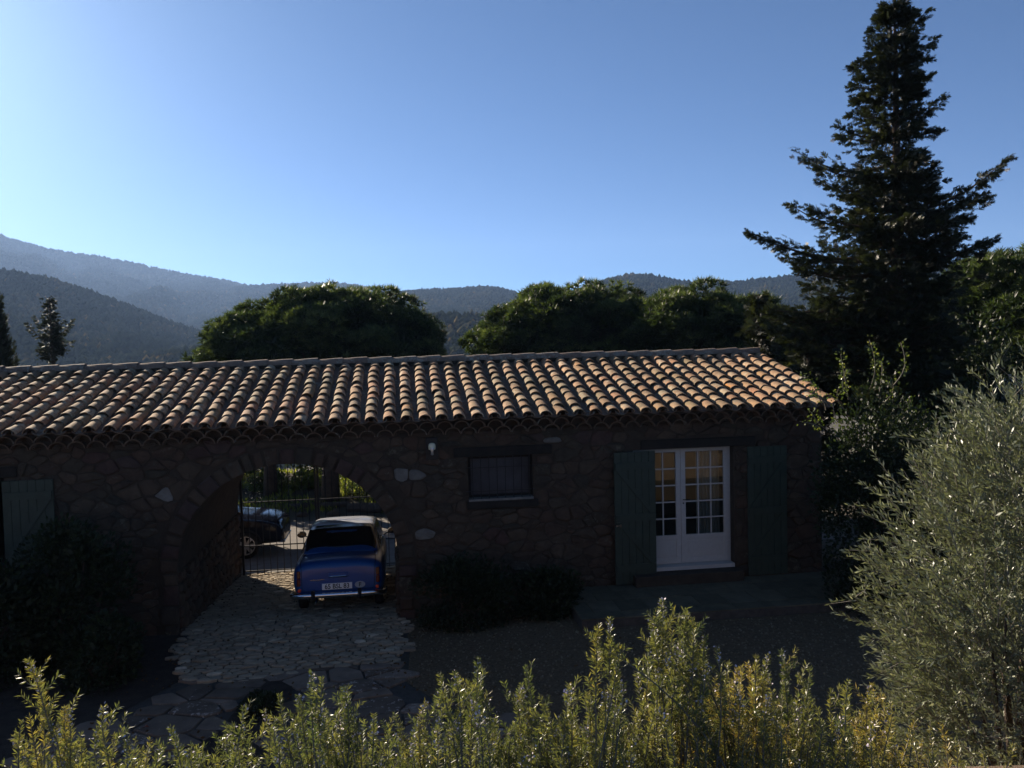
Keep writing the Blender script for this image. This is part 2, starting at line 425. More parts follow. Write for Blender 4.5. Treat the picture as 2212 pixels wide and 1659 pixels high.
# ------------------------------------------------------------------ voronoi pieces (stones, cobbles, slabs)
def clip_half(poly, nx, ny, c):
    out = []; n = len(poly)
    for i in range(n):
        a, b = poly[i], poly[(i + 1) % n]
        da, db = nx*a[0]+ny*a[1]-c, nx*b[0]+ny*b[1]-c
        if da <= 0: out.append(a)
        if (da < 0 < db) or (db < 0 < da):
            t = da / (da - db); out.append((a[0]+(b[0]-a[0])*t, a[1]+(b[1]-a[1])*t))
    return out
def area(p): return 0.5 * sum(p[i][0]*p[(i+1) % len(p)][1] - p[(i+1) % len(p)][0]*p[i][1] for i in range(len(p)))
def centroid(p):
    return (sum(q[0] for q in p)/len(p), sum(q[1] for q in p)/len(p))
def voronoi(seeds, w, sy, bound, relax=1):
    """power cells of seeds with y stretched by sy; bound = (x0, x1, y0, y1)"""
    S = np.array(seeds, float)
    S2 = S.copy(); S2[:, 1] *= sy
    x0, x1, y0, y1 = bound[0], bound[1], bound[2]*sy, bound[3]*sy
    w = np.asarray(w, float)
    for it in range(relax + 1):
        cells = []
        for i in range(len(S2)):
            d = ((S2 - S2[i])**2).sum(1); idx = np.argsort(d)[1:26]
            poly = [(x0, y0), (x1, y0), (x1, y1), (x0, y1)]
            for j in idx:
                nx, ny = S2[j] - S2[i]
                c = (S2[j]@S2[j] - S2[i]@S2[i] + w[i] - w[j]) / 2
                poly = clip_half(poly, nx, ny, c)
                if len(poly) < 3: break
            cells.append(poly if len(poly) >= 3 else None)
        if it < relax:
            for i, c in enumerate(cells):
                if c: S2[i] = 0.45*S2[i] + 0.55*np.array(centroid(c))
    return [None if c is None else [(p[0], p[1]/sy) for p in c] for c in cells]
def round_poly(p, gap, cut=0.22):
    """inset a convex outline by gap and take its corners off"""
    for i in range(len(p)):
        pass
    n = len(p); q = list(p)
    if area(q) < 0: q = q[::-1]
    r = q
    for i in range(n):
        a, b = q[i], q[(i+1) % n]
        ex, ey = b[0]-a[0], b[1]-a[1]; L = math.hypot(ex, ey)
        if L < 1e-6: continue
        nx, ny = ey/L, -ex/L
        r = clip_half(r, nx, ny, nx*a[0]+ny*a[1]-gap)
        if len(r) < 3: return None
    out = []
    m = len(r)
    for i in range(m):
        a, b = r[i], r[(i+1) % m]
        if math.hypot(b[0]-a[0], b[1]-a[1]) < 0.012: 
            out.append(((a[0]+b[0])/2, (a[1]+b[1])/2)); continue
        out.append((a[0]+(b[0]-a[0])*cut, a[1]+(b[1]-a[1])*cut)); out.append((a[0]+(b[0]-a[0])*(1-cut), a[1]+(b[1]-a[1])*(1-cut)))
    return out if len(out) >= 3 and abs(area(out)) > 1e-4 else None
def dome(p, base, rim, top, inner=0.72, jit=0.0, rnd=random):
    """piece raised over outline p: base level, rim level, top level -> verts (x, y, h), faces"""
    c = centroid(p); n = len(p); vs = []; fs = []
    tx, ty = rnd.uniform(-1, 1)*jit*2, rnd.uniform(-1, 1)*jit*2
    for s, h, j in ((1.0, base, 0), (0.98, rim, jit), (inner, top, jit)):
        for q in p:
            dx, dy = q[0]-c[0], q[1]-c[1]
            vs.append((c[0]+dx*s, c[1]+dy*s, h + rnd.uniform(-j, j) + (tx*dx + ty*dy if j else 0)))
    vs.append((c[0], c[1], top + jit*0.5))
    for l in (0, 1):
        for i in range(n):
            i2 = (i+1) % n
            fs.append((l*n+i, l*n+i2, (l+1)*n+i2, (l+1)*n+i))
    for i in range(n): fs.append((2*n+i, 2*n+(i+1) % n, 3*n))
    return vs, fs

def in_poly(x, y, P):
    c = False; j = len(P)-1
    for i in range(len(P)):
        if (P[i][1] > y) != (P[j][1] > y) and x < (P[j][0]-P[i][0])*(y-P[i][1])/(P[j][1]-P[i][1]) + P[i][0]: c = not c
        j = i
    return c

# ================================================================== THE BUILDING
bld = thing('stone_house', 'long low rubble-stone outbuilding with canal-tile roof and an arched driveway passage', 'building', BM)
EAVE_V, RIDGE_V = -0.40, 2.85
SLOPE = math.tan(math.radians(15.0))
ZE = 3.335                      # roof deck height at the eave edge
UL, UR = -12.0, 5.55            # ends of the masonry
DEPTH = 5.1
ARC_C, ARC_A, ARC_B, SPR = -3.75, 1.77, 1.70, 1.0
def arch_z(u):
    t = (u - ARC_C) / ARC_A
    return SPR + ARC_B * math.sqrt(max(0.0, 1 - t * t)) if abs(t) < 1 else SPR
WTOP = 3.14
DOOR = (2.08, 3.90, 0.56, 2.68)
WIN = (-0.78, 0.32, 1.95, 2.68)
LDOOR = (-9.2, -8.05, 0.1, 2.66)

w = MB()
T = 0.45
# front wall pieces round the openings (thickness T)
def seg(u0, u1, z0, z1): w.box(u0, u1, 0, T, z0, z1)
aL, aR = ARC_C - ARC_A, ARC_C + ARC_A
seg(UL, LDOOR[0], -0.3, WTOP); seg(LDOOR[0], LDOOR[1], LDOOR[3], WTOP); seg(LDOOR[0], LDOOR[1], -0.3, LDOOR[2])
seg(LDOOR[1], aL - 0.5, -0.3, WTOP)
w.box(aL - 0.5, aL, 0, DEPTH, -1.0, WTOP)
w.box(aR, aR + 0.5, 0, DEPTH, -1.0, WTOP)
NA = 28
for k in range(NA):
    a0, a1 = PI - PI*k/NA, PI - PI*(k+1)/NA
    u0, u1 = ARC_C + ARC_A*math.cos(a0), ARC_C + ARC_A*math.cos(a1)
    z0, z1 = SPR + ARC_B*math.sin(a0), SPR + ARC_B*math.sin(a1)
    w.add([(u0,0,z0),(u1,0,z1),(u1,0,WTOP),(u0,0,WTOP),(u0,DEPTH,z0 + .26*math.sin(a0)),(u1,DEPTH,z1 + .26*math.sin(a1)),(u1,DEPTH,WTOP),(u0,DEPTH,WTOP)],  # back end of the vault, out of sight, raised to admit more sun
          [(0,1,2,3),(5,4,7,6),(0,4,5,1),(3,2,6,7)])
seg(aR + 0.5, WIN[0], -0.3, WTOP); seg(WIN[0], WIN[1], -0.3, WIN[2]); seg(WIN[0], WIN[1], WIN[3], WTOP)
seg(WIN[1], DOOR[0], -0.3, WTOP); seg(DOOR[0], DOOR[1], DOOR[3], WTOP); seg(DOOR[0], DOOR[1], -0.3, DOOR[2]); seg(DOOR[1], UR, -0.3, WTOP)
# ends and back
w.box(UR - T, UR, T, DEPTH, -0.6, WTOP); w.box(UL, UL + T, T, DEPTH, -0.6, WTOP)
w.box(UL + T, aL - 0.5, DEPTH - T, DEPTH, -0.9, WTOP); w.box(aR + 0.5, UR - T, DEPTH - T, DEPTH, -0.9, WTOP)
# gables up to the roof
for ug0, ug1 in ((UR - T, UR), (UL, UL + T)):
    zr = ZE + SLOPE * (RIDGE_V - EAVE_V) - 0.1
    w.add([(ug0,0,WTOP),(ug1,0,WTOP),(ug1,DEPTH,WTOP),(ug0,DEPTH,WTOP),(ug0,RIDGE_V,zr),(ug1,RIDGE_V,zr)],
          [(0,1,5,4),(2,3,4,5),(1,2,5),(3,0,4)])
wall = w.build('wall', MT['mortar'], bld)
# interior floor and ceiling so the rooms are dark
it = MB()
it.box(UL + T, aL - 0.5, T, DEPTH - T, 0.02, 0.06); it.box(aR + 0.5, UR - T, T, DEPTH - T, 0.48, 0.52)
it.box(UL + T, aL - 0.5, T, DEPTH - T, 3.0, 3.05); it.box(aR + 0.5, UR - T, T, DEPTH - T, 3.0, 3.05)
it.box(aR + 0.5, aR + 0.53, T, DEPTH - T, 0.52, 3.0); it.box(UR - T - 0.03, UR - T, T, DEPTH - T, 0.52, 3.0); it.box(aR + 0.56, UR - T - 0.06, DEPTH - T - 0.03, DEPTH - T, 0.52, 3.0)
it.build('interior', MT['plaster'], bld)

# --- rubble stones on the front
holes = [(DOOR[0]-0.02, DOOR[1]+0.02, -1, DOOR[3]+0.17), (2.2, 4.32, 2.66, 2.86), (-1.04, 0.68, 2.66, 2.86),
         (WIN[0]-0.02, WIN[1]+0.02, WIN[2]-0.16, 2.7), (LDOOR[0], LDOOR[1], -1, 2.86), (-9.4, -7.84, 2.66, 2.86)]
VT = 0.30                        # depth of the arch ring stones
rnd = random.Random(5)
seeds = []; wts = []
yy = -0.15
while yy < WTOP + 0.1:
    xx = -10.6 + rnd.uniform(0, 0.4)
    while xx < UR + 0.1:
        seeds.append((xx + rnd.uniform(-0.1, 0.1), yy + rnd.uniform(-0.085, 0.085))); wts.append(rnd.uniform(-0.02, 0.028))
        xx += rnd.uniform(0.14, 0.38)
    yy += 0.162
cells = voronoi(seeds, wts, 1.6, (-10.8, UR, -0.25, WTOP), 0)
pale_at = [(-1.78, 2.44), (-1.70, 2.28), (-1.60, 2.47), (-1.44, 1.43), (-1.76, 1.63), (-1.64, 1.15), (-1.86, 0.95), (-1.35, 1.21), (1.37, 1.78), (0.59, 2.94), (-6.2, 2.5), (-5.6, 2.35)]
red_at = [(0.27, 2.96), (1.03, 2.94), (1.5, 2.9), (-4.7, 2.95), (-2.7, 2.95), (-5.2, 2.9), (2.0, 2.3), (2.6, 3.0), (-6.4, 2.9), (-0.3, 1.4)]
stones = []
for c in cells:
    if c is None: continue
    ctr = centroid(c)
    bad = False
    for h in holes:
        x0, x1, z0, z1 = h
        if x0 < ctr[0] < x1 and z0 < ctr[1] < z1: bad = True; break
        ox = min(x1, max(p[0] for p in c)) - max(x0, min(p[0] for p in c)); oz = min(z1, max(p[1] for p in c)) - max(z0, min(p[1] for p in c))
        if ox > 0 and oz > 0:      # trim against the nearer side of the opening
            if ox < oz:
                c = clip_half(c, 1, 0, x0) if ctr[0] < x0 else clip_half(c, -1, 0, -x1)
            else:
                c = clip_half(c, 0, 1, z0) if ctr[1] < z0 else clip_half(c, 0, -1, -z1)
            if len(c) < 3: bad = True; break
    if bad: continue
    # the arch with its ring
    Ro = 1 + VT / ARC_A
    def ins(p): return ((p[0]-ARC_C)/(ARC_A*Ro))**2 + (max(0, p[1]-SPR)/(ARC_B*Ro))**2 < 1
    if any(ins(p) for p in c):
        if ins(ctr): continue
        if ctr[1] < SPR: 
            c = clip_half(c, 1, 0, ARC_C - ARC_A*Ro) if ctr[0] < ARC_C else clip_half(c, -1, 0, -(ARC_C + ARC_A*Ro))
        else:
            nx, ny = (ctr[0]-ARC_C)/(ARC_A*Ro)**2, (ctr[1]-SPR)/(ARC_B*Ro)**2
            L = math.hypot(nx, ny); nx /= L; ny /= L
            t = 1/math.sqrt(((ctr[0]-ARC_C)/(ARC_A*Ro))**2 + ((ctr[1]-SPR)/(ARC_B*Ro))**2)
            bx, by = ARC_C + (ctr[0]-ARC_C)*t, SPR + (ctr[1]-SPR)*t
            c = clip_half(c, -nx, -ny, -(nx*bx + ny*by))
        if len(c) < 3: continue
    r = round_poly(c, rnd.uniform(0.005, 0.013), 0.2)
    if r is None or area(r) < 0.004: continue
    stones.append((centroid(r), r, None))
# voussoirs
nv = 25
cuts = [0.0]
for k in range(nv): cuts.append(cuts[-1] + rnd.uniform(0.7, 1.35))
cuts = [PI * c / cuts[-1] for c in cuts]
for k in range(nv):
    a0, a1 = cuts[k] + 0.012, cuts[k+1] - 0.012
    o = VT * rnd.uniform(0.85, 1.0) - 0.02
    P = []
    for a, ex in ((a0, 0.0), ((a0+a1)/2, 0.0), (a1, 0.0), (a1, o), ((a0+a1)/2, o), (a0, o)):
        P.append((ARC_C + (ARC_A + ex)*math.cos(a), SPR + (ARC_B + ex)*math.sin(a)))
    stones.append((centroid(P), P, 'v'))
for side in (-1, 1):
    z = -0.15
    while z < SPR - 0.05:
        h = rnd.uniform(0.18, 0.34); z1 = min(z + h, SPR - 0.01); d = rnd.uniform(0.2, 0.29)
        x0 = ARC_C + side*ARC_A; x1 = x0 + side*d
        P = [(min(x0,x1), z), (max(x0,x1), z), (max(x0,x1), z1-0.02), (min(x0,x1), z1-0.02)]
        stones.append((centroid(P), P, 'v')); z = z1
def stone_mesh(P, depth, jit=0.008):
    vs, fs = dome(P, 0.0, depth*0.7, depth, rnd.uniform(0.66, 0.82), jit, rnd)
    return [(x, -h, z) for x, z, h in vs], fs
def visible_size(s):
    (x, z), P, kind = s
    return abs(area(P)) * (1.0 if -8.1 < x < 5.5 else 0.1) * (3 if min(math.hypot(x-a, z-b) for a, b in pale_at) < 0.16 else 1)
stones.sort(key=visible_size, reverse=True)
rest = MB()
for n, (ctr, P, kind) in enumerate(stones):
    vs, fs = stone_mesh(P, rnd.uniform(0.012, 0.042) if kind is None else rnd.uniform(0.03, 0.06))
    dp = min(math.hypot(ctr[0]-a, ctr[1]-b) for a, b in pale_at)
    dr = min(math.hypot((ctr[0]-a)*0.6, ctr[1]-b) for a, b in red_at)
    m = MT['stone_pale'] if dp < 0.11 else MT['stone_red'] if dr < 0.17 or (kind == 'v' and rnd.random() < 0.3) else MT['stone']
    if n < 300:
        b = MB(); b.add(vs, fs); b.build('stone', m, wall)
    else: rest.add(vs, fs)
stuff(rest.build('small_stone', MT['stone'], wall))
# stones of the passage side walls
rev = MB()
for uu, sgn in ((aL, 1), (aR, -1)):
    sd = []; wt = []
    z = -0.6
    while z < SPR + 0.25:
        v = 0.05
        while v < DEPTH:
            sd.append((v + rnd.uniform(-.06, .06), z + rnd.uniform(-.04, .04))); wt.append(rnd.uniform(-.008, .01)); v += rnd.uniform(0.2, 0.36)
        z += 0.19
    for c in voronoi(sd, wt, 1.4, (0.0, DEPTH, -0.7, SPR), 1):
        if c is None: continue
        r = round_poly(c, 0.012)
        if r is None: continue
        vs, fs = dome(r, 0, 0.03, rnd.uniform(0.03, 0.07), 0.7, 0.01, rnd)
        rev.add([(uu + sgn*h, a, z) for a, z, h in vs], [f[::-1] for f in fs] if sgn > 0 else fs)
stuff(rev.build('passage_stone', MT['stone'], wall))

# --- roof
zr = ZE + SLOPE * (RIDGE_V - EAVE_V)
deck = MB()
for (v0, z0, v1, z1) in ((EAVE_V + 0.2, ZE + 0.024, RIDGE_V, zr - 0.03), (RIDGE_V, zr - 0.03, DEPTH + 0.4, zr - 0.03 - SLOPE*(DEPTH + 0.4 - RIDGE_V))):
    deck.add([(UL-0.2, v0, z0), (UR+0.14, v0, z0), (UR+0.14, v1, z1), (UL-0.2, v1, z1), (UL-0.2, v0, z0-0.02), (UR+0.14, v0, z0-0.02), (UR+0.14, v1, z1-0.05), (UL-0.2, v1, z1-0.05)],
             [(0,1,2,3), (7,6,5,4), (4,5,1,0), (5,6,2,1), (7,4,0,3)])
roof = deck.build('roof', MT['tile_dark'], bld)
def barrel(length, w0, w1, h0, h1, th=0.014, n=8, invert=False, chip=0.0, r=random):
    """half-round tile along +y; w0/h0 at the lower end (y=0), w1/h1 at the upper end"""
    m = MB(); rows = 3; vs = []
    for lay in (0, 1):
        for i in range(rows + 1):
            t = i / rows; ww = (w0*(1-t) + w1*t)/2 - lay*th; hh = (h0*(1-t) + h1*t) - lay*th
            for k in range(n + 1):
                a = PI * k / n
                y = t*length
                if i == 0 and chip: y += r.uniform(0, chip)
                vs.append((ww*math.cos(a), y, hh*math.sin(a)*(1 + (r.uniform(-.04, .04) if chip else 0))))
    N = n + 1; L = (rows+1)*N; fs = []
    for lay in (0, 1):
        for i in range(rows):
            for k in range(n):
                q = (lay*L+i*N+k, lay*L+i*N+k+1, lay*L+(i+1)*N+k+1, lay*L+(i+1)*N+k)
                fs.append(q[::-1] if lay == 0 else q)
    for k in range(n): fs.append((k, k+1, L+k+1, L+k))
    for i in range(rows):
        fs.append((i*N, L+i*N, L+(i+1)*N, (i+1)*N)); fs.append((i*N+n, (i+1)*N+n, L+(i+1)*N+n, L+i*N+n))
    if invert: vs = [(x, y, -z) for x, y, z in vs]; fs = [f[::-1] for f in fs]
    m.add(vs, fs); return m
PITCH_A = math.radians(15.0)
NROW = 10
SL = (RIDGE_V - 0.06 - EAVE_V) / math.cos(PITCH_A)
EXP = SL / NROW
SPC = 0.285
tile_r = random.Random(11)
variants = []
for k in range(5):
    me = barrel(EXP + 0.13, 0.215, 0.165, 0.088, 0.068, 0.015, 8, chip=0.012, r=tile_r).mesh('roof_tile', smooth=False)
    fixn(me); me.materials.append(MT['tile'])
    for p in me.polygons: p.use_smooth = True
    me.set_sharp_from_angle(angle=math.radians(40))
    variants.append(me)
cols = []
u = UR + 0.08
while u > -11.6: cols.append(u); u -= SPC
def tile_matrix(u, row, rnd_, lift=0.035, extra=0.0):
    s = row * EXP
    v = EAVE_V + s*math.cos(PITCH_A); z = ZE + s*math.sin(PITCH_A)
    return (Matrix.Translation((u + rnd_.uniform(-.012, .012), v + rnd_.uniform(-.025, .025) - (.05 if rnd_.random() < .05 else 0), z + lift + rnd_.uniform(0, .008)))
            @ Matrix.Rotation(PITCH_A - 0.055 + rnd_.uniform(-.018, .018), 4, 'X') @ Matrix.Rotation(rnd_.gauss(0, .038), 4, 'Z') @ Matrix.Rotation(rnd_.gauss(0, .06), 4, 'Y'))
places = []
for ci, u in enumerate(cols):
    for row in range(NROW): places.append((u, row))
def tile_key(p):
    q = B2W(p[0], EAVE_V + p[1]*EXP, ZE + p[1]*EXP*0.27)
    vis = abs(q.x / q.y) < 0.632
    return (0 if vis else 1, p[1], abs(p[0]))
places.sort(key=tile_key)
joined = MB()
for n, (u, row) in enumerate(places):
    M4 = tile_matrix(u, row, tile_r); me = variants[tile_r.randrange(5)]
    if n < 300:
        o = link('roof_tile', me, None, roof, M4)
    else:
        joined.add([M4 @ v.co for v in me.vertices], [tuple(p.vertices) for p in me.polygons])
o = stuff(joined.build('upper_roof_tile', MT['tile'], roof, smooth=True)); o.data.set_sharp_from_angle(angle=math.radians(40))
# channel tiles between the covers
chan = MB()
for u in cols:
    for row in range(NROW):
        s = row * EXP
        M4 = Matrix.Translation((u - SPC/2, EAVE_V - 0.02 + s*math.cos(PITCH_A), ZE + 0.068 + s*math.sin(PITCH_A))) @ Matrix.Rotation(PITCH_A - 0.03, 4, 'X')
        b = barrel(EXP + 0.08, 0.225, 0.19, 0.07, 0.06, 0.014, 6, invert=True)
        chan.add([M4 @ Vector(v) for v in b.v], b.f)
stuff(chan.build('channel_tile', MT['tile_dark'], roof))
# ridge tiles and their mortar bed
rb = MB(); rb.box(UL - 0.1, UR + 0.1, RIDGE_V - 0.11, RIDGE_V + 0.11, zr - 0.03, zr + 0.075)
rb.build('ridge_bed', MT['mortar'], roof)
rme = barrel(0.56, 0.27, 0.235, 0.115, 0.10, 0.016, 8, chip=0.01, r=tile_r).mesh('ridge_tile'); fixn(rme); rme.materials.append(MT['ridge'])
u = UR + 0.12
while u > -11.5:
    M4 = Matrix.Translation((u, RIDGE_V + tile_r.uniform(-.012, .012), zr + 0.062 + tile_r.uniform(-.004, .006))) @ Matrix.Rotation(PI/2, 4, 'Z') @ Matrix.Rotation(-0.028 + tile_r.uniform(-.008, .008), 4, 'X')
    link('ridge_tile', rme, None, roof, M4); u -= 0.48
# genoise: two rows of half tiles in mortar under the eave
gme = barrel(0.32, 0.272, 0.24, 0.112, 0.10, 0.017, 10).mesh('eave_tile'); fixn(gme); gme.materials.append(MT['tile_dark'])
gm = MB(); gm.box(UL, UR, -0.085, 0.25, WTOP + 0.052, WTOP + 0.075); gm.box(UL, UR, -0.215, 0.25, WTOP + 0.165, WTOP + 0.19)
gm.box(UL, UR, -0.02, 0.3, WTOP + 0.003, WTOP + 0.052); gm.box(UL, UR, -0.07, 0.3, WTOP + 0.075, WTOP + 0.165); gm.box(UL, UR, -0.19, 0.3, WTOP + 0.19, ZE + 0.015)
gm.build('cornice_bed', MT['mortar'], roof)
for lev, (zz, vv) in enumerate(((WTOP - 0.045, -0.15), (WTOP + 0.075, -0.285))):
    u = UR - 0.14 - lev*0.14
    while u > -10.4:
        M4 = Matrix.Translation((u + tile_r.uniform(-.012, .012), vv + tile_r.uniform(-.015, .015), zz)) @ Matrix.Rotation(tile_r.uniform(-.04, .04), 4, 'Y')
        link('eave_tile', gme, None, roof, M4); u -= 0.28

# --- lintels
def beam_part(u0, u1, z0, z1, v0=-0.035):
    b = MB(); b.box(u0, u1, v0, 0.2, z0, z1); return b.build('lintel', MT['beam'], bld, bevel=0.012)
beam_part(2.22, 4.30, 2.685, 2.845); beam_part(-1.02, 0.66, 2.685, 2.845); beam_part(-9.4, -7.86, 2.665, 2.83)

# --- barred window
fr = MB(); u0, u1, z0, z1 = WIN; v0 = 0.14
fr.box(u0, u0+0.05, v0, v0+0.06, z0, z1); fr.box(u1-0.05, u1, v0, v0+0.06, z0, z1); fr.box(u0+.05, u1-.05, v0, v0+0.06, z0, z0+0.06); fr.box(u0+.05, u1-.05, v0, v0+0.06, z1-0.05, z1)
wf = fr.build('window', MT['beam'], bld)
for a, b_ in ((u0+0.05, u1-0.05),):
    p = MB(); p.box(a, b_, v0+0.026, v0+0.032, z0+0.06, z1-0.05); p.build('pane', MT['dark_pane'], wf)
sl = MB(); sl.box(u0-0.0, u1+0.0, -0.05, v0, z0-0.02, z0+0.018); sl.build('sill', MT['stone_pale'], wf)
sl = MB(); sl.box(u0-0.03, u1+0.08, -0.062, 0.1, z0-0.15, z0-0.022); sl.build('sill_block', MT['beam'], wf, bevel=0.01)
for k in range(8):
    uu = -0.71 + k*0.1385
    b = MB(); b.tube([(uu, -0.03, z0+0.01), (uu, -0.03, z1)], 0.008, 6); b.build('window_bar', MT['iron'], wf)
for zz in (2.10, 2.50):
    b = MB(); b.box(u0-0.04, u1+0.04, -0.036, -0.024, zz-0.006, zz+0.006); b.build('window_bar', MT['iron'], wf)

# --- french door
DV = 0.17
door = MB(); u0, u1, z0, z1 = DOOR
door.box(u0, u0+0.03, DV-0.01, DV+0.09, z0+0.045, z1); door.box(u1-0.03, u1, DV-0.01, DV+0.09, z0+0.045, z1); door.box(u0+.03, u1-.03, DV-0.01, DV+0.09, z1-0.03, z1)
door.box(u0, u1, -0.02, DV+0.1, z0-0.02, z0+0.043)
fd = door.build('french_door', MT['white'], bld)
um = 2.99
for a, b_ in ((u0+0.032, um-0.003), (um+0.003, u1-0.032)):
    lf = MB(); zb, zt = z0+0.05, z1-0.035
    st = 0.085
    lf.box(a, a+st, DV, DV+0.045, zb, zt); lf.box(b_-st, b_, DV, DV+0.045, zb, zt)
    lf.box(a+st, b_-st, DV, DV+0.045, zt-0.05, zt); lf.box(a+st, b_-st, DV, DV+0.045, zb, zb+0.10)
    pz0, pz1 = 1.115, zt-0.05
    lf.box(a+st, b_-st, DV, DV+0.045, pz0-0.07, pz0)
    lf.box(a+st, b_-st, DV+0.012, DV+0.034, zb+0.10, pz0-0.07)
    lf.box(a+st+0.05, b_-st-0.05, DV+0.004, DV+0.012, zb+0.14, pz0-0.11)
    pw = (b_-a-2*st)/3; ph = (pz1-pz0)/5
    for i in (1, 2):
        lf.box(a+st+i*pw-0.011, a+st+i*pw+0.011, DV+0.004, DV+0.04, pz0, pz1)
    for j in range(1, 5):
        for i in range(3):
            lf.box(a+st+i*pw+(0.011 if i else 0), a+st+(i+1)*pw-(0.011 if i < 2 else 0), DV+0.004, DV+0.04, pz0+j*ph-0.011, pz0+j*ph+0.011)
    lo = lf.build('door_leaf', MT['white'], fd)
    for i in range(3):
        for j in range(5):
            p = MB(); tilt = tile_r.uniform(-.0006, .0006)
            p.box(a+st+i*pw+0.011, a+st+(i+1)*pw-0.011, DV+0.019, DV+0.023, pz0+j*ph+0.011, pz0+(j+1)*ph-0.011)
            p.build('pane', MT['glass'], fd)
hd = MB(); hd.tube([(3.035, DV-0.035, 1.745), (3.13, DV-0.035, 1.75)], 0.008, 6); hd.tube([(3.035, DV, 1.745), (3.035, DV-0.035, 1.745)], 0.009, 6)
hd.build('handle', MT['iron'], fd)
kh = MB(); kh.lathe([(0.0, 0), (0.014, 0), (0.014, -0.008), (0, -0.008)], 10, 'y', (3.035, DV, 1.68)); kh.build('lock', MT['iron'], fd)

# --- plank shutters
def shutter(u0, u1, z0, z1, ang=0.0, latch=False, flip=False, v=-0.075):
    hinge = u1 if not flip else u0
    R = Matrix.Translation((hinge, v, 0)) @ Matrix.Rotation(ang, 4, 'Z') @ Matrix.Translation((-hinge, 0, 0))
    nb = 6; wd = (u1-u0)/nb
    br = MB()
    for zz in (z0+0.22, (z0+z1)/2-0.05, z1-0.30):
        br.box(u0+0.02, u1-0.02, -0.026, -0.002, zz, zz+0.12)
    for za, zb in ((z0+0.345, (z0+z1)/2-0.055), ((z0+z1)/2+0.075, z1-0.305)):
        d = 0.085
        if not flip: br.add([(u0+0.03,-0.024,zb),(u0+0.03+d,-0.024,zb),(u1-0.03,-0.024,za),(u1-0.03-d,-0.024,za),(u0+0.03,-0.002,zb),(u0+0.03+d,-0.002,zb),(u1-0.03,-0.002,za),(u1-0.03-d,-0.002,za)], [(0,3,2,1),(0,4,7,3),(1,2,6,5),(0,1,5,4),(3,7,6,2)])
        else: br.add([(u1-0.03-d,-0.024,zb),(u1-0.03,-0.024,zb),(u0+0.03+d,-0.024,za),(u0+0.03,-0.024,za),(u1-0.03-d,-0.002,zb),(u1-0.03,-0.002,zb),(u0+0.03+d,-0.002,za),(u0+0.03,-0.002,za)], [(0,3,2,1),(0,4,7,3),(1,2,6,5),(0,1,5,4),(3,7,6,2)])
    so = br.build('shutter', MT['shutter'], bld, mw=R)
    for k in range(nb):
        p = MB(); p.box(u0+k*wd+0.0025, u0+(k+1)*wd-0.0025, 0.0, 0.028, z0, z1); p.build('plank', MT['shutter'], so, bevel=0.003)
    if latch:
        l = MB(); l.box(u0+0.0, u0+0.03, -0.05, -0.004, 1.40, 1.435); l.box(u0+0.07, u0+0.10, -0.05, -0.028, 1.395, 1.44); l.box(u0+0.03, u0+0.07, -0.04, -0.03, 1.41, 1.425); l.build('latch', MT['chrome'], so)
    return so
shutter(1.70, 2.455, 0.38, 2.665, ang=0.10, latch=True)
shutter(4.13, 4.86, 0.38, 2.665, flip=True)
shutter(-8.06, -7.31, 0.12, 2.615, flip=True)

# --- curtain behind the right leaf
n = 60
cv = []; ct = []
for j in range(6):
    for i in range(n):
        t = i/(n-1); uu = 3.36 + 0.44*t
        cv.append(tuple(BM @ Vector((uu, 0.42 + 0.022*math.sin(t*PI*13 + 0.4*math.sin(j)), 0.62 + 2.0*j/5)))); ct.append(0.5+0.5*math.sin(t*40))
cf = [(j*n+i, j*n+i+1, (j+1)*n+i+1, (j+1)*n+i) for j in range(5) for i in range(n-1)]
tag(link('curtain', np_mesh('curtain', cv, cf, ct, True), MT['curtain']), 'pleated grey curtain hanging inside the right leaf of the French door', 'curtain')

# ------------------------------------------------------------------ wall lamp
lampM = BM @ Matrix.Translation((-1.38, 0, 2.87))
lp = thing('wall_lamp', 'small wall lamp with cream glass jar on the stone wall left of the barred window', 'lamp', lampM)
b = MB(); b.box(-0.10, 0.10, -0.062, -0.045, -0.20, 0.17); b.build('back_plate', MT['iron'], lp, bevel=0.02)
b = MB(); b.tube([(0, -0.04, 0.02), (0, -0.09, 0.05), (0, -0.13, 0.03)], 0.012, 6); b.build('bracket', MT['iron'], lp)
b = MB(); b.lathe([(0.0, 0.092), (0.03, 0.088), (0.052, 0.07), (0.060, 0.04), (0.060, 0.0), (0.055, -0.02)], 18, 'z', (0, -0.13, 0)); b.build('glass_jar', MT['globe'], lp, smooth=True)
b = MB(); b.lathe([(0.028, 0.02), (0.034, -0.0), (0.02, -0.05), (0.024, -0.10), (0, -0.11)], 12, 'z', (0, -0.19, 0)); b.build('bulb_holder', MT['alloy'], lp, smooth=True)

# ================================================================== GROUND SURFACES
# retaining terrace in front (the photographer stands on it)
tb = MB(); tb.box(-14, 14, -8, 4.05, -0.6, 2.25)
struct(tb.build('terrace', MT['soil']))
rw = thing('retaining_wall', 'tan stone retaining wall holding up the rosemary terrace', 'wall', Matrix.Translation((0, 4.05, 0)))
b = MB(); b.box(-14, 14, 0.003, 0.16, -0.4, 2.2); b.build('wall', MT['retain'], rw)
b = MB(); b.box(-14, 14, -0.25, 0.2, 2.203, 2.28); b.build('coping', MT['retain'], rw)

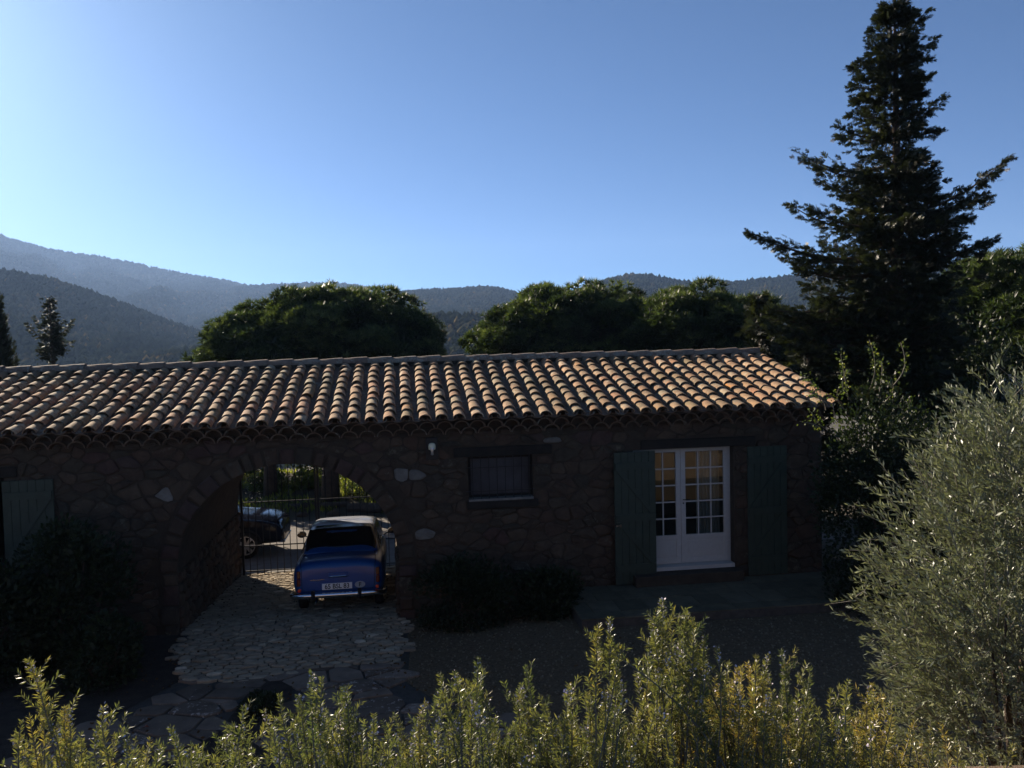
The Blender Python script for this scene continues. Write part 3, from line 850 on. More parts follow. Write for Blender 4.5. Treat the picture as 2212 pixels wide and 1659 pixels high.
# gravel
gravel_poly = [(-1.85, -1.6), (-1.9, -2.7), (-1.5, -3.4), (-1.15, -3.95), (-0.75, -4.2), (-0.1, -5.0), (0.6, -9.2), (9.5, -9.2), (9.5, -0.02), (-1.9, -0.02)]
struct(drape('gravel_yard', gravel_poly, MT['gravel'], 0.008))
left_poly = [(-5.45, -0.02), (-5.4, -1.0), (-5.0, -2.0), (-5.65, -3.2), (-5.9, -3.5), (-6.7, -4.6), (-7.4, -9.2), (-13.5, -9.2), (-13.5, -0.02)]
struct(drape('gravel_verge', left_poly, MT['soil'], 0.008))
# pebbles over the gravel
pv = np.array([(1,0,0),(-1,0,0),(0,1,0),(0,-1,0),(0,0,0.7),(0,0,-0.7)], float); pf = np.array([(0,2,4),(2,1,4),(1,3,4),(3,0,4),(2,0,5),(1,2,5),(3,1,5),(0,3,5)])
def scatter(TV, TF, pos, rot, scale, tone=None):
    n = len(pos); V = np.einsum('nij,nkj->nki', rot, TV[None] * np.asarray(scale, float).reshape(n, 1, -1)) + np.asarray(pos)[:, None, :]
    F = (TF[None] + (np.arange(n) * len(TV))[:, None, None]).reshape(-1, TF.shape[1])
    t = None if tone is None else np.repeat(tone, len(TV))
    return V.reshape(-1, 3), F, t
def rand_rot(n, rng=RNG):
    q = rng.normal(size=(n, 4)); q /= np.linalg.norm(q, axis=1)[:, None]
    w_, x, y, z = q.T
    return np.stack([np.stack([1-2*(y*y+z*z), 2*(x*y-z*w_), 2*(x*z+y*w_)], -1), np.stack([2*(x*y+z*w_), 1-2*(x*x+z*z), 2*(y*z-x*w_)], -1), np.stack([2*(x*z-y*w_), 2*(y*z+x*w_), 1-2*(x*x+y*y)], -1)], 1)
def dir_rot(d, rng=RNG, roll=None):
    """rotation taking +z to each direction d"""
    d = d / np.linalg.norm(d, axis=1)[:, None]
    h = np.where(np.abs(d[:, 2:3]) < 0.95, np.array([[0, 0, 1.0]]), np.array([[1.0, 0, 0]]))
    a = np.cross(h, d); a /= np.linalg.norm(a, axis=1)[:, None]; b = np.cross(d, a)
    r = rng.uniform(0, 2*PI, len(d)) if roll is None else np.broadcast_to(roll, len(d))
    c, s = np.cos(r)[:, None], np.sin(r)[:, None]
    return np.stack([a*c + b*s, -a*s + b*c, d], 2)
pp = []
while len(pp) < 5200:
    u_, v_ = RNG.uniform(-2, 6.5), RNG.uniform(-5.4, -0.1)
    if in_poly(u_, v_, gravel_poly) and not (u_ > 0.7 and v_ > -1.75): pp.append((u_, v_))
pw_ = np.array([B2W(a, b_) for a, b_ in pp]); pw_[:, 2] = G(pw_[:, 0], pw_[:, 1]) + 0.012
V, F, _ = scatter(pv, pf, pw_, rand_rot(len(pw_)), RNG.uniform(0.008, 0.024, len(pw_)))
stuff(link('gravel', np_mesh('gravel', V, F), MT['pebble']))

# cobbled drive and crazy paving
drive_poly = [(-5.5, 5.05), (-2.0, 5.05), (-2.0, -0.1), (-1.75, -0.5), (-1.95, -1.0), (-1.8, -1.5), (-2.1, -2.05), (-3.3, -2.0), (-4.1, -2.3), (-5.0, -2.1), (-5.42, -0.8)]
drv = struct(drape('driveway', drive_poly, MT['joint'], 0.012))
path_poly = [(-5.0, -2.05), (-4.05, -2.2), (-3.8, -2.12), (-3.3, -1.98), (-2.15, -1.98), (-1.88, -2.8), (-1.5, -3.45), (-1.16, -4.0), (-0.75, -4.25), (-0.1, -5.1), (0.6, -9.2), (-7.2, -9.2), (-6.6, -4.5), (-5.88, -3.45), (-5.63, -3.2)]
bed_poly = [(-3.72, -2.16), (-3.45, -2.45), (-3.38, -3.1), (-3.5, -4.0), (-3.7, -6.5), (-5.2, -6.5), (-4.5, -4.15), (-4.12, -3.65), (-4.03, -3.0), (-3.95, -2.35)]
path = struct(drape('path', path_poly, MT['joint'], 0.008))
struct(drape('planting_bed', bed_poly, MT['soil'], 0.03))
def lay(poly, sx, sy, jit, gap, hgt, mat, name, parent, limit, avoid=None, key=None, inner=0.72, rjit=0.003, seed=1, cut=0.2, wv=0.3, relax=1):
    r = random.Random(seed); sd = []; wt = []
    us = [p[0] for p in poly]; vs_ = [p[1] for p in poly]
    v = min(vs_); row = 0
    while v < max(vs_) + sy:
        u = min(us) + (row % 2)*sx*0.5
        while u < max(us) + sx:
            sd.append((u + r.uniform(-jit, jit)*sx, v + r.uniform(-jit, jit)*sy)); wt.append(r.uniform(-wv, wv)*sx*sx); u += sx
        v += sy; row += 1
    out = []
    for c in voronoi(sd, wt, sx/sy, (min(us), max(us), min(vs_), max(vs_)), relax):
        if c is None: continue
        ctr = centroid(c)
        if not in_poly(ctr[0] + r.uniform(-.06, .06)*(ctr[1] < -.2), ctr[1] + r.uniform(-.05, .05)*(ctr[1] < 0), poly) or (avoid and in_poly(*ctr, avoid)): continue
        p = round_poly(c, gap, cut)
        if p is None: continue
        out.append((ctr, p))
    out.sort(key=key or (lambda s: -abs(area(s[1]))))
    rest = MB()
    for n, (ctr, p) in enumerate(out):
        h = hgt * r.uniform(0.7, 1.3)
        vs, fs = dome(p, -0.01, h*0.75, h, inner, rjit, r)
        W = []
        for x, y, hh in vs:
            q = B2W(x, y); W.append((q.x, q.y, g1(q.x, q.y) + 0.012 + hh))
        if n < limit:
            b = MB(); b.add(W, fs); b.build(name, mat, parent)
        else: rest.add(W, fs)
    if rest.v: stuff(rest.build('small_' + name, mat, parent))
    return len(out)
EDGE = random.Random(12)
def near_key(s):
    q = B2W(*s[0]); return -abs(area(s[1])) / (q.y**2.5) * (6 if s[0][1] > 1.6 and s[0][0] < -3.6 else 1)
lay(drive_poly, 0.20, 0.115, 0.34, 0.010, 0.036, MT['cobble'], 'cobble', drv, 300, key=near_key, inner=0.66, seed=3)
lay(path_poly, 0.46, 0.36, 0.48, 0.016, 0.022, MT['slab'], 'paving_slab', path, 300, avoid=bed_poly, key=near_key, inner=0.94, rjit=0.0015, seed=5, cut=0.05, wv=0.34, relax=0)

# paved terrace in front of the door
ter = MB()
ter.box(0.75, 7.5, -1.70, -0.004, -0.1, 0.335)
tr_o = struct(ter.build('door_terrace', MT['joint'], mw=BM))
r = random.Random(2)
for j, (v0, v1) in enumerate(((-1.70, -1.40), (-1.39, -0.85), (-0.84, -0.42), (-0.41, -0.02))):
    u = 0.75 - (j % 2)*0.2
    while u < 7.4:
        wd = r.uniform(0.40, 0.52) if j else r.uniform(0.5, 0.7)
        b = MB(); a0, a1 = max(u, 0.75), min(u + wd, 7.5)
        hh = r.uniform(0.352, 0.360)
        if a1 - a0 > 0.05:
            b.box(a0 + 0.005, a1 - 0.005, v0 + 0.004, v1 - 0.004, 0.33, hh); b.build('paving_slab', MT['terrslab'], tr_o, bevel=0.006)
        u += wd
b = MB(); b.box(2.02, 3.96, -0.28, 0.0, 0.338, 0.535); b.build('door_step', MT['stone'], tr_o, bevel=0.015)

# road behind, small details on the ground
struct(drape('road', [(-16, 5.3), (9, 5.3), (9, 11.9), (-16, 12.3)], MT['road'], 0.012, 0.8))
def pebble_obj(name, x, y, s, mat, label, cat, dz=0.0):
    r = random.Random(int(x*100)); b = MB(); 
    prof = [(0.0, -0.5), (0.55, -0.42), (0.95, -0.1), (0.9, 0.25), (0.5, 0.52), (0, 0.6)]
    b.lathe([(a*s, h*s*0.8) for a, h in prof], 10)
    b.v = [(v[0]*(1+r.uniform(-.15, .15)), v[1]*(1+r.uniform(-.15, .15)), v[2]) for v in b.v]
    return tag(b.build(name, mat, smooth=True, mw=Matrix.Translation((x, y, g1(x, y) + s*0.35 + dz))), label, cat)
pebble_obj('loose_stone', 1.1, 12.30, 0.05, MT['stone_pale'], 'small white stone lying on the gravel by the corner of the door terrace', 'stone')
b = MB(); b.add([(0,0,0),(0.05,0.03,0.035),(0.10,0,0.01),(0.05,-0.035,0.03),(0.05,0,0.012)], [(0,1,4),(1,2,4),(2,3,4),(3,0,4)])
tag(b.build('fallen_leaf', MT['orange'], mw=Matrix.Translation((-4.55, 9.75, g1(-4.55, 9.75)+0.05))), 'curled orange dead leaf lying on the crazy paving', 'leaf')

# ================================================================== GATE (two leaves inside the back of the passage)
GV = 4.88
def gate_leaf(u0, u1, hinge_left, label):
    zf = gb((u0+u1)/2, GV)
    root = thing('iron_gate', label, 'gate', BM @ Matrix.Translation((u0 if hinge_left else u1, GV, zf)), 'wrought iron gate leaves')
    off = -(u0 if hinge_left else u1)
    def part(mb, nm): mb.v = [(v[0]+off, v[1], v[2]) for v in mb.v]; return mb.build(nm, MT['iron'], root)
    for uu, rr_ in ((u0, 0.024), (u1, 0.020)):
        b = MB(); b.box(uu-rr_, uu+rr_, -rr_, rr_, 0.0, 2.95); part(b, 'stile')
    for zz in (0.13, 0.69, 1.66, 2.85):
        b = MB(); b.box(u0+0.024, u1-0.02, -0.014, 0.014, zz-0.012, zz+0.012); part(b, 'rail')
    n = int(round((u1-u0)/0.147))
    for k in range(1, n):
        uu = u0 + (u1-u0)*k/n
        if hinge_left and k <= 3:
            b = MB(); b.tube([(uu, 0, 0.05), (uu, 0, 1.70)], 0.0095, 6); part(b, 'bar')
        else:
            b = MB(); b.tube([(uu, 0, 0.05), (uu, 0, 2.95)], 0.0095, 6); part(b, 'bar')
    def scroll(cx, cz, r0, turns, a0, sgn):
        pts = []
        for i in range(26):
            t = i/25; a = a0 + sgn*turns*2*PI*t; r = r0*(1-0.78*t)
            pts.append((cx + r*math.cos(a), 0, cz + r*math.sin(a)))
        return pts
    if hinge_left:
        c0 = u0 + 0.3
        for s in (-1, 1):
            for cz, r0, a0, sg in ((1.80, 0.085, PI/2, 1), (2.15, 0.085, -PI/2, -1), (2.42, 0.085, PI/2, 1), (2.75, 0.07, -PI/2, -1)):
                b = MB(); b.tube(scroll(c0 + s*0.10, cz, r0, 1.35, a0 if s > 0 else PI - a0, sg*s), 0.010, 6); part(b, 'scroll')
        b = MB(); b.tube([(c0, 0, 1.66), (c0, 0, 2.9)], 0.011, 6); part(b, 'bar')
        b = MB(); b.tube(scroll(u0 + 0.085, 1.90, 0.06, 1.2, PI/2, -1), 0.010, 6); part(b, 'scroll')
    else:
        b = MB(); b.tube(scroll(u0 + 0.10, 2.25, 0.075, 1.2, -PI/2, 1), 0.010, 6); part(b, 'scroll')
        b = MB(); b.tube([(u0+0.165, 0, 1.70), (u0+0.175, 0, 2.2)], 0.009, 6); part(b, 'scroll')
    return root
gate_leaf(-5.40, -3.80, True, 'left leaf of the black wrought iron gate, with scrollwork above its rail')
gate_leaf(-3.745, -2.07, False, 'right leaf of the black wrought iron gate, behind the blue car')

# ================================================================== CARS
def loft(stations, half_fn, name, mat, parent, level=2):
    rings = []
    for st in stations:
        h = half_fn(*st[1:])
        ring = [(x, st[0], z) for x, z in h] + [(-x, st[0], z) for x, z in h[-2:0:-1]]
        rings.append(ring)
    n = len(rings[0]); b = MB(); vs = [p for r_ in rings for p in r_]; fs = []
    for i in range(len(rings)-1):
        for k in range(n):
            k2 = (k+1) % n; fs.append((i*n+k, i*n+k2, (i+1)*n+k2, (i+1)*n+k))
    m = len(rings)-1; h = n//2
    for e in (0, m*n):
        for k in range(h):      # cap made of strips
            a_, b_, c_, d_ = k, k+1, (n-k-1) % n, (n-k) % n
            if k == 0: fs.append((e+0, e+1, e+n-1))
            elif k == h-1: fs.append((e+k, e+h, e+n-k))
            else: fs.append((e+a_, e+b_, e+c_, e+d_))
    b.add(vs, fs); me = fixn(b.mesh(name, True))
    o = link(name, me, mat, parent)
    s = o.modifiers.new('sub', 'SUBSURF'); s.levels = level; s.render_levels = level
    return o
def half_body(w, zb, zt, cr=0.02):
    return [(0, zb), (w*.7, zb), (w*.94, zb+.05), (w*.99, zb+.2), (w*1.0, zb+(zt-zb)*.55), (w*.975, zt-.11), (w*.90, zt-.025), (w*.6, zt+cr*.6), (0, zt+cr)]
def half_suv(w, zb, zt, cr=0.02):
    return [(0, zb), (w*.7, zb), (w*.94, zb+.05), (w*.985, zb+.2), (w*1.0, zb+(zt-zb)*.6), (w*.995, zt-.05), (w*.955, zt-.008), (w*.6, zt+cr*.6), (0, zt+cr)]
def half_cab(wb, zb, wt, zt, cr=0.02):
    return [(0, zb), (wb*.6, zb), (wb, zb), (wb+(wt-wb)*.35, zb+(zt-zb)*.35), (wb+(wt-wb)*.85, zb+(zt-zb)*.8), (wt*.94, zt-.02*min(1, (zt-zb)*4)), (wt*.62, zt+cr*.7), (0, zt+cr)]
def panel(pts, name, mat, parent, th=0.006, bev=0):
    """thin panel through 4 corner points (counter clockwise from outside), rounded corners, with thickness"""
    P = [Vector(p) for p in pts]; nrm = (P[1]-P[0]).cross(P[3]-P[0]).normalized()
    out = []
    for i in range(4):
        a, b_, c = P[i-1], P[i], P[(i+1) % 4]
        r_ = bev; d0 = (a-b_).normalized(); d1 = (c-b_).normalized()
        for t in (0, 0.5, 1):
            q0, q1 = b_ + d0*r_, b_ + d1*r_
            out.append(((q0*(1-t) + b_*t)*(1-t) + (b_*(1-t) + q1*t)*t) if bev else b_)
            if not bev: break
    n = len(out); m = MB()
    m.add([v + nrm*th for v in out] + list(out), [tuple(range(n))] + [(i, n+i, n+(i+1) % n, (i+1) % n) for i in range(n)])
    return m.build(name, mat, parent)
def wheel(parent, x, y, r_, wd, rimr, spokes, mat_rim, label=None):
    s = 1 if x > 0 else -1
    t = MB(); t.lathe([(rimr, -wd/2), (r_*.93, -wd/2), (r_, -wd*.3), (r_, wd*.3), (r_*.93, wd/2), (rimr, wd/2)], 32, 'x', (x, y, r_))
    wo_ = fixn(t.mesh('wheel', True)); w_ = link('wheel', wo_, MT['black'], parent)
    d = MB(); d.lathe([(0, s*wd*.12), (rimr*.98, s*wd*.12)], 32, 'x', (x, y, r_)); d.build('rim_dish', MT['black'], w_)
    rm = MB(); rm.lathe([(rimr, s*wd*.12), (rimr, s*wd*.5), (rimr*.93, s*wd*.52), (rimr*.90, s*wd*.3)], 32, 'x', (x, y, r_))
    rm.lathe([(0, s*wd*.5), (rimr*.18, s*wd*.5), (rimr*.22, s*wd*.2)], 16, 'x', (x, y, r_))
    for k in range(spokes):
        a = 2*PI*k/spokes; hw0, hw1 = rimr*.10, rimr*.19
        ca, sa = math.cos(a), math.sin(a)
        pts = []
        for rad, hw, xx in ((rimr*.15, hw0, s*wd*.48), (rimr*.95, hw1, s*wd*.42)):
            for q in (-1, 1): pts.append((x+xx, y + rad*ca - q*hw*sa, r_ + rad*sa + q*hw*ca))
        for rad, hw, xx in ((rimr*.15, hw0, s*wd*.2), (rimr*.95, hw1, s*wd*.2)):
            for q in (-1, 1): pts.append((x+xx, y + rad*ca - q*hw*sa, r_ + rad*sa + q*hw*ca))
        rm.add(pts, [(0,1,3,2), (0,2,6,4), (1,5,7,3), (2,3,7,6), (0,4,5,1)])
    link('rim', fixn(rm.mesh('rim')), mat_rim, w_)
    return w_
def text_mesh(s, size, mat, parent, mw, name='lettering', ext=0.001, bold=0.0):
    cu = bpy.data.curves.new(name, 'FONT'); cu.body = s; cu.size = size; cu.align_x = 'CENTER'; cu.align_y = 'CENTER'; cu.extrude = ext; cu.offset = bold
    to = bpy.data.objects.new(name, cu); COL.objects.link(to)
    bpy.context.view_layer.update()
    me = bpy.data.meshes.new_from_object(to.evaluated_get(bpy.context.evaluated_depsgraph_get()))
    bpy.data.objects.remove(to); bpy.data.curves.remove(cu)
    me.name = name; me.materials.clear(); me.materials.append(mat)
    return link(name, me, None, parent, mw)

cp = B2W(-3.02, 0.44)
car = thing('blue_car', 'old blue saloon car with a pale roof, parked nose-in under the stone arch', 'car',
            Matrix.Translation((cp.x, cp.y, gb(-3.02, 0.5) + 0.03)) @ Matrix.Rotation(TH, 4, 'Z') @ Matrix.Rotation(-0.088, 4, 'X'))
body = loft([(0.00, .62, .44, .80, .02), (0.012, .69, .37, .855, .025), (0.05, .745, .33, .90, .03), (0.18, .78, .29, .93, .035), (0.4, .79, .27, .95, .035), (0.8, .79, .26, .965, .02), (1.4, .79, .25, .97, .02), (2.4, .79, .25, .965, .02), (3.1, .785, .26, .955, .03), (3.6, .77, .28, .90, .03), (3.95, .74, .32, .83, .02), (4.06, .70, .38, .78, .01), (4.09, .62, .44, .72, .01)],
            half_body, 'body', MT['blue'], car)
cab = loft([(0.72, .68, .95, .60, .97, .01), (0.80, .69, .95, .61, 1.03, .015), (1.05, .70, .95, .60, 1.24, .02), (1.24, .70, .95, .585, 1.345, .02), (1.42, .70, .95, .575, 1.375, .022), (1.9, .70, .95, .57, 1.395, .025), (2.45, .70, .95, .57, 1.38, .025), (2.66, .70, .95, .575, 1.34, .02), (2.85, .70, .95, .60, 1.22, .02), (3.1, .70, .95, .62, 1.05, .015), (3.2, .69, .95, .62, .97, .01)],
           half_cab, 'cabin', MT['blue'], car)
# the pale roof panel lies on the cabin
rv = []; rf = []
ys = [1.40, 1.45, 1.6, 1.8, 2.0, 2.2, 2.4, 2.55, 2.62]; zs = [1.388, 1.402, 1.415, 1.424, 1.428, 1.426, 1.417, 1.400, 1.385]
xs = [-.60, -.575, -.5, -.3, 0, .3, .5, .575, .60]; dz = [-.085, -.04, -.014, -.003, 0, -.003, -.014, -.04, -.085]
for y_, z_ in zip(ys, zs):
    for x_, d_ in zip(xs, dz): rv.append((x_, y_, z_ + d_ + 0.006))
nx_ = len(xs)
for j in range(len(ys)-1):
    for i in range(nx_-1): rf.append((j*nx_+i, j*nx_+i+1, (j+1)*nx_+i+1, (j+1)*nx_+i))
rp = MB().add(rv, rf).build('roof', MT['roofpaint'], car, smooth=True)
so = rp.modifiers.new('solid', 'SOLIDIFY'); so.thickness = 0.012
so = rp.modifiers.new('sub', 'SUBSURF'); so.levels = 1; so.render_levels = 1
def curved_glass(y0, z0, w0, y1, z1, w1, bulge, name, flip=False, off=0.012):
    nseg = 12; v = []; f = []
    nrm = Vector((0, -(z1-z0), (y1-y0))).normalized() * (1 if not flip else 1)
    if nrm.z < 0: nrm = -nrm
    for j in range(6):
        t = j/5; hw = w0*(1-t) + w1*t; yy, zz = y0+(y1-y0)*t, z0+(z1-z0)*t
        e = 1.0 - (0.06 if j in (0, 5) else 0.0)
        for i in range(nseg+1):
            s_ = -1 + 2*i/nseg; q = bulge*(1-s_*s_) + 0.03*math.sin(PI*t)
            p = Vector((s_*hw*e, yy, zz)) + nrm*(q + off)
            v.append(tuple(p))
    for j in range(5):
        for i in range(nseg):
            a = (j*(nseg+1)+i, j*(nseg+1)+i+1, (j+1)*(nseg+1)+i+1, (j+1)*(nseg+1)+i); f.append(a)
    o = MB().add(v, f).build(name, MT['carglass'], car, smooth=True)
    m = o.modifiers.new('solid', 'SOLIDIFY'); m.thickness = 0.006
    return o
curved_glass(0.79, 0.995, .655, 1.335, 1.375, .565, 0.018, 'rear_window')
curved_glass(3.12, 1.01, .64, 2.67, 1.345, .565, 0.018, 'windscreen')
for s in (-1, 1):
    for nm, a in (('side_window', ((1.15, 1.0), (1.95, 1.0), (1.95, 1.32), (1.42, 1.32))), ('side_window', ((2.0, 1.0), (2.92, 1.0), (2.62, 1.31), (2.0, 1.32)))):
        pts = []
        for y_, z_ in a:
            x_ = .70 + (.575-.70)*((z_-.95)/(1.38-.95)) + 0.012
            pts.append((s*x_, y_, z_))
        if s < 0: pts = pts[::-1]
        panel(pts, nm, MT['carglass'], car, 0.008, 0.04)
    # lights, reflector, mirror
    b = MB(); b.box(.635 if s > 0 else -.70, .70 if s > 0 else -.635, -0.008, 0.06, .66, .79); l1 = b.build('tail_light', MT['orange'], car, bevel=0.015)
    b = MB(); b.box(.635 if s > 0 else -.70, .70 if s > 0 else -.635, -0.010, 0.06, .53, .658); b.build('red_lens', MT['redlens'], l1, bevel=0.015)
    b = MB(); b.lathe([(0, -.02), (.026, -.018), (.030, 0.0), (.030, .03)], 16, 'y', (s*.655, -0.012, .462)); b.build('reflector', MT['redref'], car)
    b = MB(); mc = (s*.90, 2.62, 1.07)
    b.lathe([(0, -.03), (.05, -.028), (.062, -.01), (.06, .02), (.035, .05), (0, .055)], 16, 'y', (0, 0, 0))
    b.v = [(mc[0]+v[0]*1.45, mc[1]+v[1], mc[2]+v[2]*0.98) for v in b.v]
    b.tube([(s*.74, 2.72, .985), (s*.86, 2.64, 1.05)], 0.012, 6); mo = b.build('wing_mirror', MT['black'], car, smooth=True)
    b = MB(); b.lathe([(0.0, -.034), (.05, -.033)], 16, 'y', (0, 0, 0)); b.v = [(mc[0]+v[0]*1.4, mc[1]+v[1], mc[2]+v[2]*.95) for v in b.v]; b.build('mirror_glass', MT['carglass'], mo)
    b = MB(); b.tube([(mc[0]-.075, mc[1]-.02, mc[2]+.05), (mc[0]-.03, mc[1]-.02, mc[2]+.066), (mc[0]+.05, mc[1]-.02, mc[2]+.064), (mc[0]+.086, mc[1]-.02, mc[2]+.03), (mc[0]+.088, mc[1]-.02, mc[2]-.01)], 0.007, 6); b.build('mirror_rim', MT['chrome'], mo)
    for yy in (0.78, 3.28):
        wheel(car, s*.665, yy, .285, .15, .18, 6, MT['chrome'])
    b = MB(); b.tube([(s*.70, 3.16, .97), (s*.585, 2.70, 1.335), (s*.572, 2.4, 1.372), (s*.58, 1.5, 1.36), (s*.655, 1.0, 1.12), (s*.70, .8, .985)], 0.011, 6); b.build('gutter_trim', MT['chrome'], car)
# bumper with overriders
b = MB(); pts = [(-.80, .22, .375), (-.795, .02, .375), (-.75, -.065, .375), (-.4, -.085, .375), (0, -.09, .375), (.4, -.085, .375), (.75, -.065, .375), (.795, .02, .375), (.80, .22, .375)]
vs = []; fs = []
pr = [(0, .045), (-.022, .03), (-.03, 0), (-.022, -.03), (0, -.045)]
for x, y, z in pts:
    d = Vector((x*.35, y-0.25, 0)).normalized()
    for o_, h in pr: vs.append((x - d.x*o_*1.0, y - d.y*o_, z + h))
for i in range(len(pts)-1):
    for k in range(len(pr)-1): fs.append((i*5+k, i*5+k+1, (i+1)*5+k+1, (i+1)*5+k))
bu = b.add(vs, fs).build('rear_bumper', MT['chrome'], car, smooth=True)
m = bu.modifiers.new('solid', 'SOLIDIFY'); m.thickness = 0.006
for s in (-.42, .36):
    b = MB(); b.box(s-.032, s+.032, -.135, -.07, .31, .47); b.build('overrider', MT['black'], car, bevel=0.015)
# number plate, oval, handle, badge
YP = -0.012
b = MB(); b.box(-.305, .235, YP-.004, .02, .452, .565); b.build('plate_backing', MT['blue'], car, bevel=0.004)
b = MB(); b.box(-.275, .23, YP-.010, YP-.005, .456, .560); pl = b.build('licence_plate', MT['plate'], car)
text_mesh('65 BSL 83', 0.112, MT['ink'], pl, Matrix.Translation((-.022, YP-.0115, .505)) @ Matrix.Rotation(PI/2, 4, 'X') @ Matrix.Diagonal((0.92, 1, 1, 1)), bold=0.0022)
b = MB(); b.lathe([(0, -.002), (.088, -.002), (.088, .004)], 32, 'y', (0, 0, 0)); b.v = [(v[0]+.365, v[1]+YP-.004, v[2]*.64+.515) for v in b.v]
ov = b.build('country_sticker', MT['ovalw'], car)
text_mesh('F', 0.10, MT['ink'], ov, Matrix.Translation((.365, YP-.008, .512)) @ Matrix.Rotation(PI/2, 4, 'X'), bold=0.002)
b = MB(); b.tube([(-.15, -.02, .675), (-.13, -.045, .68), (.13, -.045, .68), (.15, -.02, .675)], 0.011, 6); b.build('boot_handle', MT['chrome'], car)
b = MB(); b.box(-.17, .17, -.012, .01, .655, .735); b.build('handle_recess', MT['blue'], car, bevel=0.01)
b = MB(); rb_ = random.Random(4)
for k in range(14):
    b.box(-.47+k*.017, -.47+k*.017+.011, -.014, -.006, .622, .622+rb_.choice((.012, .014, .02)))
b.build('script_badge', MT['chrome'], car)
# boot lid seam
b = MB(); b.tube([(-.60, .72, .972), (-.635, .3, .955), (-.635, .06, .905), (-.62, .006, .80), (-.61, -.004, .5), (-.58, -.006, .44), (.58, -.006, .44), (.61, -.004, .5), (.62, .006, .80), (.635, .06, .905), (.635, .3, .955), (.60, .72, .972)], 0.004, 4); b.build('boot_seam', MT['black'], car)
b = MB(); b.box(.788, .794, .42, .56, .70, .84); b.build('fuel_flap', MT['blue'], car, bevel=0.004)
b = MB(); b.tube([(-.38, -.12, .255), (-.38, .4, .27)], 0.022, 10); b.build('exhaust_pipe', MT['chrome'], car)

# dark SUV on the road behind the gate
sx, sy = -10.37, 20.83
suv = thing('parked_suv', 'dark navy SUV parked on the road beyond the gate, only its front showing', 'car',
            Matrix.Translation((sx, sy, g1(-7, 20.7) + 0.015)) @ Matrix.Rotation(TH - PI/2, 4, 'Z'))
loft([(0.0, .80, .45, .95, .02), (0.05, .86, .38, 1.02, .02), (0.3, .90, .32, 1.06, .02), (1.0, .91, .28, 1.06, .02), (2.2, .91, .28, 1.05, .02), (3.0, .905, .28, 1.05, .03), (3.45, .90, .30, 1.0, .03), (3.95, .89, .30, .955, .03), (4.25, .86, .30, .885, .03), (4.40, .78, .32, .78, .04), (4.46, .66, .36, .68, .02), (4.47, .55, .40, .62, .01)],
     half_suv, 'body', MT['suv'], suv)
loft([(0.15, .78, 1.02, .66, 1.06, .01), (0.3, .80, 1.02, .66, 1.3, .02), (0.6, .82, 1.02, .64, 1.60, .02), (1.2, .82, 1.02, .63, 1.67, .02), (1.9, .82, 1.02, .63, 1.66, .02), (2.4, .82, 1.02, .65, 1.57, .02), (2.9, .82, 1.02, .70, 1.25, .02), (3.25, .80, 1.02, .74, 1.06, .01)],
     half_cab, 'cabin', MT['suv'], suv)
for s in (-1, 1):
    pts = [(s*.795, 1.2, 1.1), (s*.795, 2.85, 1.1), (s*.70, 2.4, 1.5), (s*.685, 1.2, 1.58)]
    if s < 0: pts = pts[::-1]
    panel(pts, 'side_window', MT['carglass'], suv, 0.02, 0.05)
    pts = [(s*.50, 4.39, .70), (s*.86, 4.13, .78), (s*.865, 4.05, .88), (s*.55, 4.36, .80)]
    if s < 0: pts = pts[::-1]
    panel(pts, 'headlight', MT['lamp_clear'], suv, 0.03, 0.02)
    b = MB(); b.lathe([(0, .0), (.05, .0), (.055, -.03)], 14, 'y', (s*.66, 4.435, .60)); b.build('fog_lamp', MT['lamp_clear'], suv)
    for yy in (0.85, 3.55):
        wheel(suv, s*.81, yy, .335, .23, .235, 7, MT['alloy'])
        b = MB(); arc = [(s*.905, yy + .385*math.cos(a), .335 + .385*math.sin(a)) for a in np.linspace(-0.2, PI+0.2, 18)]
        b.tube(arc, 0.028, 6); b.build('arch_trim', MT['black'], suv)
    b = MB(); b.box(s*.92-.08, s*.92+.08, 2.72, 2.82, 1.10, 1.24); b.build('wing_mirror', MT['suv'], suv, bevel=0.03)
b = MB(); b.add([(-.45, 4.475, .50), (.45, 4.475, .50), (.5, 4.46, .68), (-.5, 4.46, .68), (-.45, 4.40, .50), (.45, 4.40, .50), (.5, 4.38, .68), (-.5, 4.38, .68)], [(0,1,2,3), (0,4,5,1), (3,2,6,7), (0,3,7,4), (1,5,6,2)]); b.build('grille', MT['black'], suv)
b = MB(); b.box(-.62, .62, 4.30, 4.47, .31, .36); b.build('lower_lip', MT['chrome'], suv, bevel=0.01)

# ================================================================== VEGETATION
LEAF_V = np.array([(0, 0, 0), (0.5, 0.06, 0.5), (0, 0, 1), (-0.5, 0.06, 0.5)], float); LEAF_F = np.array([(0, 1, 2, 3)])
def fib_dirs(n, rng, zmin=-1.0):
    z = rng.uniform(zmin, 1, n); a = rng.uniform(0, 2*PI, n); r_ = np.sqrt(1 - z*z)
    return np.stack([r_*np.cos(a), r_*np.sin(a), z], 1)
def tuft_template(n, spread, length, width, rng):
    V = []; F = []
    for k in range(n):
        a = 2*PI*k/n + rng.uniform(-.3, .3); s = spread*rng.uniform(.3, 1.0)
        d = np.array([math.sin(s)*math.cos(a), math.sin(s)*math.sin(a), math.cos(s)]); L = length*rng.uniform(.75, 1.1)
        t = np.cross(d, [math.cos(a*3), math.sin(a*2), .5]); t /= np.linalg.norm(t)
        b = len(V); V += [t*width/2, -t*width/2, d*L]; F.append((b, b+1, b+2))
    return np.array(V), np.array(F)
TUFTS = [tuft_template(13, 1.25, 1.0, 0.16, RNG) for _ in range(3)]
def add_branches(root, segs, mat, name='branch'):
    for pts, rads in segs:
        b = MB(); b.tube(pts, rads, 6); b.build(name, mat, root, smooth=True)
